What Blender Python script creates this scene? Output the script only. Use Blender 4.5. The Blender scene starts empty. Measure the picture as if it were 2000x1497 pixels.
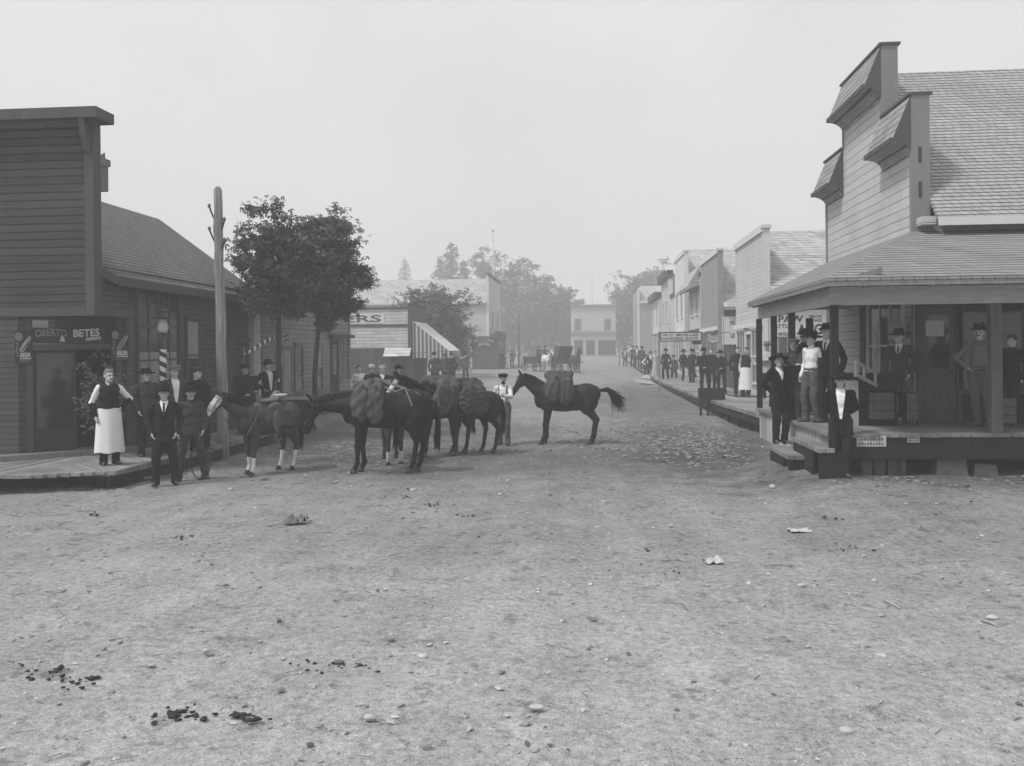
import bpy, math, random
import numpy as np
from mathutils import Vector, Matrix, Euler
from mathutils.bvhtree import BVHTree
random.seed(7); RNG = np.random.default_rng(7)
S = bpy.context.scene
col = S.collection
R = math.radians
# ------------------------------------------------------------ camera
F, PX, PY, ROLL, YAW, CZ = 1750.0, 1000.0, 685.6, 0.010, math.atan(155/1750.0), 2.3
cd = bpy.data.cameras.new('camera'); cam = bpy.data.objects.new('camera', cd); col.objects.link(cam)
cd.sensor_width = 36; cd.lens = 36*F/2000; cd.shift_y = -(748.5-PY)/2000
cd.clip_end = 2000; cd.clip_start = 0.1
cam.matrix_world = Matrix.Translation((0,0,CZ)) @ Matrix.Rotation(YAW,4,'Z') @ Matrix.Rotation(R(90),4,'X') @ Matrix.Rotation(-ROLL,4,'Z')
S.camera = cam
# ------------------------------------------------------------ sky, sun, exposure
SUN_EL, SUN_AZ = R(56), R(238)      # azimuth of the sun, clockwise from +Y
w = bpy.data.worlds.new("World"); S.world = w; w.use_nodes = True
nt = w.node_tree; nt.nodes.clear()
sky = nt.nodes.new('ShaderNodeTexSky'); sky.sky_type = 'NISHITA'; sky.sun_disc = False
sky.sun_elevation = SUN_EL; sky.sun_rotation = SUN_AZ
sky.air_density = 2.0; sky.dust_density = 6.0; sky.ozone_density = 1.0
bw = nt.nodes.new('ShaderNodeRGBToBW')
mx = nt.nodes.new('ShaderNodeMix'); mx.data_type = 'RGBA'; mx.inputs[0].default_value = 0.72
mx.inputs[7].default_value = (8.0, 8.0, 8.0, 1)      # even overcast veil over the clear sky
bg = nt.nodes.new('ShaderNodeBackground'); bg.inputs['Strength'].default_value = 0.058
wo = nt.nodes.new('ShaderNodeOutputWorld')
nt.links.new(sky.outputs[0], bw.inputs[0]); nt.links.new(bw.outputs[0], mx.inputs[6])
tc = nt.nodes.new('ShaderNodeTexCoord'); sx_ = nt.nodes.new('ShaderNodeSeparateXYZ'); nt.links.new(tc.outputs['Generated'], sx_.inputs[0])
g1 = nt.nodes.new('ShaderNodeMapRange'); nt.links.new(sx_.outputs[2], g1.inputs[0]); g1.inputs[1].default_value = 0.0; g1.inputs[2].default_value = .45; g1.inputs[3].default_value = .93; g1.inputs[4].default_value = 1.10
nz = nt.nodes.new('ShaderNodeTexNoise'); nz.inputs['Scale'].default_value = 3.2; nz.inputs['Detail'].default_value = 4; nt.links.new(tc.outputs['Generated'], nz.inputs['Vector'])
g2 = nt.nodes.new('ShaderNodeMapRange'); nt.links.new(nz.outputs[0], g2.inputs[0]); g2.inputs[1].default_value = .3; g2.inputs[2].default_value = .7; g2.inputs[3].default_value = .93; g2.inputs[4].default_value = 1.07
gm = nt.nodes.new('ShaderNodeMath'); gm.operation = 'MULTIPLY'; nt.links.new(g1.outputs[0], gm.inputs[0]); nt.links.new(g2.outputs[0], gm.inputs[1])
gs = nt.nodes.new('ShaderNodeVectorMath'); gs.operation = 'SCALE'; nt.links.new(mx.outputs[2], gs.inputs[0]); nt.links.new(gm.outputs[0], gs.inputs['Scale'])
nt.links.new(gs.outputs[0], bg.inputs[0]); nt.links.new(bg.outputs[0], wo.inputs[0])
ld = bpy.data.lights.new('sun', 'SUN'); ld.energy = 1.5; ld.angle = R(10); ld.color = (1,1,1)
sun = bpy.data.objects.new('sun', ld); col.objects.link(sun)
sd = Vector((math.sin(SUN_AZ)*math.cos(SUN_EL), math.cos(SUN_AZ)*math.cos(SUN_EL), math.sin(SUN_EL)))
sun.rotation_euler = sd.to_track_quat('Z','Y').to_euler(); sun.location = sd*60
vs = S.view_settings; vs.view_transform = 'Standard'; vs.look = 'None'; vs.exposure = 0.95; vs.gamma = 1
S.cycles.use_denoising = True
S.cycles.max_bounces = 6; S.cycles.diffuse_bounces = 3; S.cycles.glossy_bounces = 2
S.cycles.transmission_bounces = 2; S.cycles.volume_bounces = 1; S.cycles.transparent_max_bounces = 4
S.cycles.caustics_reflective = False; S.cycles.caustics_refractive = False
# ------------------------------------------------------------ pixel helpers: turn a photo pixel into a place in the world
def ray(px, py):
    dx, dy = px-PX, PY-py
    tx = dx*math.cos(ROLL)+dy*math.sin(ROLL); ty = -dx*math.sin(ROLL)+dy*math.cos(ROLL)
    c, s = math.cos(YAW), math.sin(YAW)
    return Vector((-s + c*tx/F, c + s*tx/F, ty/F))
def sst(t): t = np.clip(t, 0, 1); return t*t*(3-2*t)
def bank(x, y):                        # the ground swells a little towards the porch on the right
    return .19*sst((x-2.3)/1.5)*sst((y-9.5)/4.5)*sst((27-y)/5)
def gz(y, x=0.0):
    return float(np.interp(y, [22, 85, 131, 400], [0, .6, 1.3, 1.3]) + bank(x, y))
def atX(px, py, X):
    d = ray(px, py); return Vector((0,0,CZ)) + d*(X/d.x)
def atY(px, py, Y):
    d = ray(px, py); return Vector((0,0,CZ)) + d*(Y/d.y)
def atZ(px, py, z):
    d = ray(px, py); return Vector((0,0,CZ)) + d*((z-CZ)/d.z)
def atS(px, py, s):                      # s = pixels per metre at that place
    return Vector((0,0,CZ)) + ray(px, py)*(F/s)
def onG(px, py):
    y = 15.0; x = 0.0
    for _ in range(16):
        p = atZ(px, py, gz(y, x)); y, x = p.y, p.x
    return p
# ------------------------------------------------------------ materials (monochrome place: every colour is a grey)
MATS = {}
def _n(nt, t, **k):
    n = nt.nodes.new(t)
    for a, b in k.items(): setattr(n, a, b)
    return n
def _math(nt, op, a, b=None, c=None):
    n = _n(nt, 'ShaderNodeMath', operation=op)
    for i, v in enumerate((a, b, c)):
        if v is None: continue
        if isinstance(v, (int, float)): n.inputs[i].default_value = v
        else: nt.links.new(v, n.inputs[i])
    return n.outputs[0]
def _vec(nt, x, y, z):
    n = _n(nt, 'ShaderNodeCombineXYZ')
    for i, v in enumerate((x, y, z)):
        if isinstance(v, (int, float)): n.inputs[i].default_value = v
        else: nt.links.new(v, n.inputs[i])
    return n.outputs[0]
def _noise(nt, vec, scale, detail=4, rough=.6):
    n = _n(nt, 'ShaderNodeTexNoise'); n.inputs['Scale'].default_value = scale
    n.inputs['Detail'].default_value = detail; n.inputs['Roughness'].default_value = rough
    nt.links.new(vec, n.inputs['Vector']); return n.outputs[0]
def _white(nt, vec):
    n = _n(nt, 'ShaderNodeTexWhiteNoise', noise_dimensions='3D'); nt.links.new(vec, n.inputs['Vector']); return n.outputs['Value']
def newmat(name, rough=.8, spec=.3):
    m = bpy.data.materials.new(name); m.use_nodes = True; nt = m.node_tree
    b = nt.nodes['Principled BSDF']; b.inputs['Roughness'].default_value = rough
    b.inputs['Specular IOR Level'].default_value = spec
    MATS[name] = m; return m, nt, b
def setcol(nt, b, val):
    n = _n(nt, 'ShaderNodeCombineColor')
    for i in range(3): nt.links.new(val, n.inputs[i])
    nt.links.new(n.outputs[0], b.inputs['Base Color'])
def setbump(nt, b, h, strength, dist):
    n = _n(nt, 'ShaderNodeBump'); n.inputs['Strength'].default_value = strength; n.inputs['Distance'].default_value = dist
    nt.links.new(h, n.inputs['Height']); nt.links.new(n.outputs[0], b.inputs['Normal'])
def plain(name, base, var=.25, scale=6, rough=.85, spec=.2, bump=.3, dist=.01, stretch=(1,1,1), obj=False):
    m, nt, b = newmat(name, rough, spec)
    if obj: src = _n(nt, 'ShaderNodeTexCoord').outputs['Object']
    else: src = _n(nt, 'ShaderNodeNewGeometry').outputs['Position']
    mp = _n(nt, 'ShaderNodeMapping'); mp.inputs['Scale'].default_value = stretch; nt.links.new(src, mp.inputs[0])
    f = _noise(nt, mp.outputs[0], scale, 5)
    v = _math(nt, 'MULTIPLY_ADD', _math(nt, 'SUBTRACT', f, .5), 2.6*var*base, base)
    setcol(nt, b, _math(nt, 'MAXIMUM', v, .004))
    f2 = _noise(nt, mp.outputs[0], scale*5, 3)
    setbump(nt, b, f2, bump, dist)
    return m
def courses(name, base, pitch, line=.55, lw=.12, var=.12, cell=3.0, grain=.15, vertical=False, seam=0., bump=.6, stain=.15, rough=.85):
    """boards or shingles laid in courses; z (or the horizontal run when vertical) drives the rows"""
    m, nt, b = newmat(name, rough, .2)
    g = _n(nt, 'ShaderNodeNewGeometry'); sp = _n(nt, 'ShaderNodeSeparateXYZ'); nt.links.new(g.outputs['Position'], sp.inputs[0])
    h = _math(nt, 'ADD', sp.outputs[0], _math(nt, 'MULTIPLY', sp.outputs[1], 1.0)); z = sp.outputs[2]
    a, o = (h, z) if vertical else (z, h)
    wob = _noise(nt, _vec(nt, _math(nt,'MULTIPLY',o,.8), _math(nt,'MULTIPLY',a,2.0), 0.), 1.0, 3)
    a2 = _math(nt, 'MULTIPLY_ADD', _math(nt,'SUBTRACT',wob,.5), pitch*.22, a)
    t = _math(nt, 'DIVIDE', a2, pitch); fr = _math(nt, 'FRACT', t); fl = _math(nt, 'FLOOR', t)
    w0 = _white(nt, _vec(nt, fl, 3.3, 1.7))
    oc = _math(nt, 'ADD', _math(nt, 'DIVIDE', o, cell), _math(nt,'MULTIPLY', w0, 7.0))
    cf = _math(nt, 'FRACT', oc); ci = _math(nt, 'FLOOR', oc)
    w1 = _white(nt, _vec(nt, fl, ci, 0.5))
    gr = _noise(nt, _vec(nt, _math(nt,'MULTIPLY',o,1.6), _math(nt,'MULTIPLY',a,34.), w0), 1.0, 4)
    st = _noise(nt, _vec(nt, _math(nt,'MULTIPLY',h,1.1), _math(nt,'MULTIPLY',z,.35), 2.), 1.3, 5)
    v = _math(nt, 'ADD', 1.0, _math(nt, 'MULTIPLY', _math(nt,'SUBTRACT',w1,.5), var*2))
    v = _math(nt, 'ADD', v, _math(nt, 'MULTIPLY', _math(nt,'SUBTRACT',gr,.5), grain*2.5))
    v = _math(nt, 'ADD', v, _math(nt, 'MULTIPLY', _math(nt,'SUBTRACT',st,.5), stain*3))
    ln = _math(nt, 'SUBTRACT', 1.0, _math(nt, 'MULTIPLY', _math(nt, 'LESS_THAN', fr, lw), line))
    v = _math(nt, 'MULTIPLY', v, ln)
    if seam > 0:
        v = _math(nt, 'MULTIPLY', v, _math(nt,'SUBTRACT',1.0,_math(nt,'MULTIPLY',_math(nt,'LESS_THAN',cf,seam), line*.8)))
    setcol(nt, b, _math(nt, 'MAXIMUM', _math(nt, 'MULTIPLY', v, base), .004))
    hh = _math(nt, 'ADD', _math(nt, 'MULTIPLY', ln, 1.0), _math(nt,'MULTIPLY', gr, .25))
    hh = _math(nt, 'ADD', hh, _math(nt,'MULTIPLY', w1, .25))
    setbump(nt, b, hh, bump, .02)
    return m
def glass(name, base=.03):
    m, nt, b = newmat(name, .08, .6)
    g = _n(nt, 'ShaderNodeNewGeometry')
    f = _noise(nt, g.outputs['Position'], 1.4, 4)
    setcol(nt, b, _math(nt,'MAXIMUM', _math(nt,'MULTIPLY_ADD', _math(nt,'SUBTRACT',f,.45), base*2.2, base), .008))
    setbump(nt, b, _noise(nt, g.outputs['Position'], 3., 2), .12, .02)
    return m
M = {}
M['dark_siding'] = courses('dark_siding', .052, .150, .68, .15, .14, 4.2, .18, stain=.25)
M['dark_siding_narrow'] = courses('dark_siding_narrow', .070, .115, .50, .16, .12, 4.0, .2, stain=.2)
M['dark_trim'] = plain('dark_trim', .075, .25, 3, bump=.15, stretch=(1,1,.3))
M['mid_siding'] = courses('mid_siding', .21, .145, .55, .13, .10, 4.5, .12, stain=.15)
M['white_siding'] = courses('white_siding', .49, .150, .42, .11, .05, 5, .08, stain=.10)
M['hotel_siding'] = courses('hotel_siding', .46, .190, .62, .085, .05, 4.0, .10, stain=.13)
M['porch_shade'] = courses('porch_shade', .020, .190, .5, .085, .1, 4.0, .2, stain=.25)  # store siding blackened to carry the shade under the porch
M['shaded_siding'] = courses('shaded_siding', .22, .190, .62, .085, .07, 4.0, .15, stain=.15)  # store siding darkened to carry the shade of the camera side
M['grey_siding'] = courses('grey_siding', .27, .16, .30, .12, .06, 5, .12, stain=.15)
M['white_smooth'] = plain('white_smooth', .60, .10, 2, bump=.12, stretch=(1,1,.3))
M['hood_siding'] = courses('hood_siding', .27, .155, .7, .16, .15, .30, .25, seam=.05)
M['shingle'] = courses('shingle', .33, .078, .70, .30, .10, .17, .22, seam=.10, stain=.16)
M['shingle_low'] = courses('shingle_low', .245, .052, .70, .30, .10, .17, .22, seam=.10, stain=.2)
M['shingle_grey'] = courses('shingle_grey', .14, .085, .65, .32, .12, .17, .22, seam=.10, stain=.2)
M['shingle_far'] = courses('shingle_far', .38, .11, .45, .25, .2, .2, .3, stain=.2)
M['shop_side'] = courses('shop_side', .50, .17, .38, .25, .15, .9, .25, stain=.2)
M['vert_boards'] = courses('vert_boards', .085, .22, .45, .10, .22, 6., .25, vertical=True, stain=.3)
M['white_vert'] = courses('white_vert', .55, .35, .4, .05, .08, 6., .1, vertical=True)
M['skirt'] = courses('skirt', .34, .30, .75, .06, .25, 9., .35, vertical=True, stain=.7)
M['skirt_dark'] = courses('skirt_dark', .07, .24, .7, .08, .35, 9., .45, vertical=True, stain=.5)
M['deck'] = courses('deck', .20, .16, .65, .10, .22, 9., .3, vertical=True, stain=.4)
M['walk'] = courses('walk', .22, .17, .6, .10, .14, 9., .45, vertical=True, stain=.9)
M['wood'] = plain('wood', .20, .4, 4, bump=.5, stretch=(3,3,.4))
M['wood_dark'] = plain('wood_dark', .020, .4, 4, bump=.4, stretch=(3,3,.4))
M['wood_beam'] = plain('wood_beam', .42, .3, 5, bump=.4, stretch=(.5,.5,3))
M['wood_light'] = plain('wood_light', .36, .35, 5, bump=.4)
M['white_paint'] = plain('white_paint', .62, .12, 5, bump=.1)
M['pole_wood'] = plain('pole_wood', .25, .95, 9, bump=.9, dist=.02, stretch=(2.2,2.2,.14))
M['bark'] = plain('bark', .045, .4, 10, bump=.8, dist=.02, stretch=(1.5,1.5,.4))
M['glass'] = glass('glass', .030)
M['glass_pale'] = glass('glass_pale', .10)
M['curtain'] = courses('curtain', .30, .055, .35, .35, .2, 2, .2, vertical=True)
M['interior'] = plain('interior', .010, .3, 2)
M['sign_white'] = plain('sign_white', .60, .2, 7, bump=.05)
M['sign_dark'] = plain('sign_dark', .045, .3, 5, bump=.05)
M['ink'] = plain('ink', .035, .3, 12, bump=.0)
M['ink_mid'] = plain('ink_mid', .10, .3, 8, bump=.0)
M['chalk'] = plain('chalk', .55, .35, 12, bump=.0)
M['chalk_dim'] = plain('chalk_dim', .20, .35, 12, bump=.0)
M['iron'] = plain('iron', .03, .3, 20, rough=.5, spec=.5)
M['stone'] = plain('stone', .42, .3, 9, bump=.5)
M['stone_dark'] = plain('stone_dark', .15, .4, 9, bump=.5)
M['paper'] = plain('paper', .45, .15, 12, bump=.3)
M['manure'] = plain('manure', .05, .5, 22, bump=1., dist=.02)
M['skin'] = plain('skin', .45, .12, 18, rough=.55, spec=.35, bump=.1, obj=True)
M['hair'] = plain('hair', .02, .4, 30, rough=.6, obj=True)
M['hair_grey'] = plain('hair_grey', .16, .4, 30, rough=.6, obj=True)
M['cloth_black'] = plain('cloth_black', .010, .45, 9, rough=.95, spec=.05, bump=.5, obj=True)
M['cloth_dark'] = plain('cloth_dark', .018, .4, 9, rough=.95, spec=.05, bump=.5, obj=True)
M['cloth_worn'] = plain('cloth_worn', .048, .45, 9, rough=.95, spec=.05, bump=.5, obj=True)
M['cloth_mid'] = plain('cloth_mid', .085, .35, 9, rough=.95, spec=.05, bump=.5, obj=True)
M['cloth_grey'] = plain('cloth_grey', .15, .3, 9, rough=.95, spec=.05, bump=.5, obj=True)
M['cloth_pale'] = plain('cloth_pale', .40, .2, 7, rough=.9, spec=.05, bump=.5, obj=True)
M['cloth_white'] = plain('cloth_white', .70, .10, 6, rough=.9, spec=.05, bump=.5, obj=True)
M['fur_coat'] = plain('fur_coat', .016, .5, 40, rough=1., bump=1., dist=.02, obj=True)
M['leather'] = plain('leather', .03, .4, 12, rough=.45, spec=.4, obj=True)
M['leather_pale'] = plain('leather_pale', .085, .4, 12, rough=.5, spec=.4, obj=True)
M['shoe'] = plain('shoe', .07, .5, 12, rough=.5, spec=.4, obj=True)
M['canvas'] = plain('canvas', .075, .6, 6, rough=.95, bump=.8, dist=.02, obj=True)
M['canvas_dark'] = plain('canvas_dark', .055, .6, 6, rough=.95, bump=.8, dist=.02, obj=True)
M['horse_black'] = plain('horse_black', .007, .35, 4, rough=.6, spec=.16, bump=.2, obj=True)
M['horse_dark'] = plain('horse_dark', .013, .45, 4, rough=.6, spec=.16, bump=.2, obj=True)
M['horse_bay'] = plain('horse_bay', .038, .4, 4, rough=.6, spec=.16, bump=.2, obj=True)
M['horse_white'] = plain('horse_white', .60, .25, 9, rough=.7, bump=.2, obj=True)
M['mane'] = plain('mane', .006, .4, 40, rough=.6, bump=.8, obj=True)
M['hoof'] = plain('hoof', .05, .4, 20, rough=.5, obj=True)
M['rope'] = plain('rope', .20, .3, 60, bump=.6, obj=True)
def leafmat(name, base, var):
    m, nt, b = newmat(name, .6, .3)
    oi = _n(nt, 'ShaderNodeNewGeometry')
    r = oi.outputs['Random Per Island']
    f = _noise(nt, oi.outputs['Position'], 1.6, 3)
    v = _math(nt,'ADD', _math(nt,'MULTIPLY_ADD', r, var*base*1.4, base*(1-var*.7)), _math(nt,'MULTIPLY', _math(nt,'SUBTRACT',f,.5), base*.9))
    setcol(nt, b, _math(nt,'MAXIMUM', v, .01))
    b.inputs['Subsurface Weight'].default_value = 0.0
    return m
M['leaf'] = leafmat('leaf', .068, .9)
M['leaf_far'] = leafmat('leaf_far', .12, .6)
M['leaf_bush'] = leafmat('leaf_bush', .10, .8)
M['needle'] = leafmat('needle', .08, .6)
def plankmat(name, base):
    m, nt, b = newmat(name, .9, .15); g = _n(nt, 'ShaderNodeNewGeometry'); P = g.outputs['Position']
    mp = _n(nt, 'ShaderNodeMapping'); mp.inputs['Scale'].default_value = (9,1.2,9); nt.links.new(P, mp.inputs[0])
    gr = _noise(nt, mp.outputs[0], 2.2, 5, .7); st = _noise(nt, P, 1.1, 5, .7)
    v = _math(nt,'ADD', .72, _math(nt,'MULTIPLY', g.outputs['Random Per Island'], .42))
    v = _math(nt,'ADD', v, _math(nt,'MULTIPLY', _math(nt,'SUBTRACT',gr,.5), .9)); v = _math(nt,'ADD', v, _math(nt,'MULTIPLY', _math(nt,'SUBTRACT',st,.5), 1.3))
    setcol(nt, b, _math(nt,'MAXIMUM', _math(nt,'MULTIPLY', v, base), .01)); setbump(nt, b, gr, .5, .01); return m
M['plank'] = plankmat('plank', .24); M['deck_plank'] = plankmat('deck_plank', .20)
M['litter'] = leafmat('litter', .17, .8)
M['gravel'] = leafmat('gravel', .30, .9)
# striped awning / barber stripes
def stripes(name, a, b_, pitch, kind):
    m, nt, b = newmat(name, .8, .2)
    if kind == 'y':
        g = _n(nt, 'ShaderNodeNewGeometry'); sp = _n(nt, 'ShaderNodeSeparateXYZ'); nt.links.new(g.outputs['Position'], sp.inputs[0]); t = sp.outputs[0]
        t = _math(nt,'ADD', t, sp.outputs[1])
    else:
        g = _n(nt, 'ShaderNodeTexCoord'); sp = _n(nt, 'ShaderNodeSeparateXYZ'); nt.links.new(g.outputs['Object'], sp.inputs[0])
        ang = _math(nt,'ARCTAN2', sp.outputs[1], sp.outputs[0])
        t = _math(nt,'ADD', sp.outputs[2], _math(nt,'MULTIPLY', ang, pitch/(2*math.pi)))
    fr = _math(nt,'FRACT', _math(nt,'DIVIDE', t, pitch))
    k = _math(nt,'LESS_THAN', fr, .5)
    setcol(nt, b, _math(nt,'MULTIPLY_ADD', k, a-b_, b_))
    return m
M['awning'] = stripes('awning', .10, .42, .21, 'y')
M['barber'] = stripes('barber', .66, .04, .20, 'z')
# ground
def groundmat():
    m, nt, b = newmat('dirt', .95, .1)
    g = _n(nt, 'ShaderNodeNewGeometry'); P = g.outputs['Position']
    sp = _n(nt, 'ShaderNodeSeparateXYZ'); nt.links.new(P, sp.inputs[0]); X, Y = sp.outputs[0], sp.outputs[1]
    big = _noise(nt, P, .22, 5, .65); med = _noise(nt, P, 1.3, 5, .7); fine = _noise(nt, P, 14., 6, .75); grit = _noise(nt, P, 90., 3, .8)
    mpT = _n(nt, 'ShaderNodeMapping'); mpT.inputs['Scale'].default_value = (1.6,.10,1); mpT.inputs['Rotation'].default_value = (0,0,.06); nt.links.new(P, mpT.inputs[0])
    trk = _noise(nt, mpT.outputs[0], 1.0, 4, .7)
    v = _math(nt,'MULTIPLY_ADD', _math(nt,'SUBTRACT',big,.5), .30, .40)
    v = _math(nt,'ADD', v, _math(nt,'MULTIPLY', _math(nt,'SUBTRACT',med,.5), .26))
    v = _math(nt,'ADD', v, _math(nt,'MULTIPLY', _math(nt,'SUBTRACT',fine,.5), .80))
    v = _math(nt,'ADD', v, _math(nt,'MULTIPLY', _math(nt,'SUBTRACT',grit,.5), .75))
    # darker, littered ground by the steps and along the boardwalk on the right, and past the horses
    def patch(cx, cy, rx, ry, amt, v):
        dx = _math(nt,'DIVIDE', _math(nt,'SUBTRACT', X, cx), rx); dy = _math(nt,'DIVIDE', _math(nt,'SUBTRACT', Y, cy), ry)
        d = _math(nt,'SQRT', _math(nt,'ADD', _math(nt,'MULTIPLY',dx,dx), _math(nt,'MULTIPLY',dy,dy)))
        d = _math(nt,'ADD', d, _math(nt,'MULTIPLY', _math(nt,'SUBTRACT', med, .5), 1.1))
        mr = _n(nt, 'ShaderNodeMapRange', interpolation_type='SMOOTHSTEP')
        nt.links.new(d, mr.inputs[0]); mr.inputs[1].default_value = 1.25; mr.inputs[2].default_value = .35
        mr.inputs[3].default_value = 0; mr.inputs[4].default_value = 1
        return _math(nt,'MULTIPLY', v, _math(nt,'SUBTRACT', 1.0, _math(nt,'MULTIPLY', mr.outputs[0], amt)))
    v = patch(2.6, 22, 2.2, 6.5, .50, v)
    v = patch(2.0, 40, 2.6, 14, .40, v)
    v = patch(-5.5, 24, 4.2, 6.0, .38, v)
    v = patch(8, 15.2, 6.5, 1.8, .5, v)
    v = patch(-2, 19, 5.5, 3.2, .30, v)
    v = patch(-3.0, 11.0, 5, 1.5, .12, v)
    v = patch(5.2, 11.5, 3.2, 2.4, .16, v)
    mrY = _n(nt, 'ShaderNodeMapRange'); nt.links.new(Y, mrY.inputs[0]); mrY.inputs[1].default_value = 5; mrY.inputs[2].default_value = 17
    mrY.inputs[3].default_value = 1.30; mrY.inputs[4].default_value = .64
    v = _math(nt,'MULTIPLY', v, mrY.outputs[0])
    vo = _n(nt, 'ShaderNodeTexVoronoi'); vo.inputs['Scale'].default_value = 26; nt.links.new(P, vo.inputs['Vector'])
    dk = _math(nt,'GREATER_THAN', _math(nt,'SUBTRACT', _noise(nt, P, 7., 4, .8), _math(nt,'MULTIPLY', vo.outputs['Distance'], .25)), .52)
    v = _math(nt,'MULTIPLY', v, _math(nt,'SUBTRACT', 1.0, _math(nt,'MULTIPLY', dk, .30)))
    v = _math(nt,'MULTIPLY', v, _math(nt,'MULTIPLY_ADD', _math(nt,'SUBTRACT',trk,.5), .55, 1.0))
    sm = _n(nt, 'ShaderNodeMapRange', interpolation_type='SMOOTHSTEP'); nt.links.new(_noise(nt, P, 3.2, 6, .75), sm.inputs[0]); sm.inputs[1].default_value = .54; sm.inputs[2].default_value = .66; sm.inputs[3].default_value = 1; sm.inputs[4].default_value = .60
    v = _math(nt,'MULTIPLY', v, sm.outputs[0])
    vp = _n(nt, 'ShaderNodeTexVoronoi'); vp.inputs['Scale'].default_value = 34; nt.links.new(P, vp.inputs['Vector'])
    sc_ = _n(nt, 'ShaderNodeSeparateColor'); nt.links.new(vp.outputs['Color'], sc_.inputs[0])
    on = _math(nt,'MULTIPLY', _math(nt,'LESS_THAN', vp.outputs['Distance'], .30), _math(nt,'GREATER_THAN', sc_.outputs[0], .60))
    v = _math(nt,'MULTIPLY', v, _math(nt,'ADD', 1.0, _math(nt,'MULTIPLY', on, _math(nt,'MULTIPLY_ADD', sc_.outputs[1], 1.1, -.60))))
    setcol(nt, b, _math(nt,'MAXIMUM', v, .03))
    h = _math(nt,'ADD', _math(nt,'MULTIPLY', fine, .7), _math(nt,'MULTIPLY', grit, .3))
    h = _math(nt,'ADD', h, _math(nt,'MULTIPLY', med, 1.2))
    setbump(nt, b, h, 1.0, .07)
    return m
M['dirt'] = groundmat()
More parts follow.
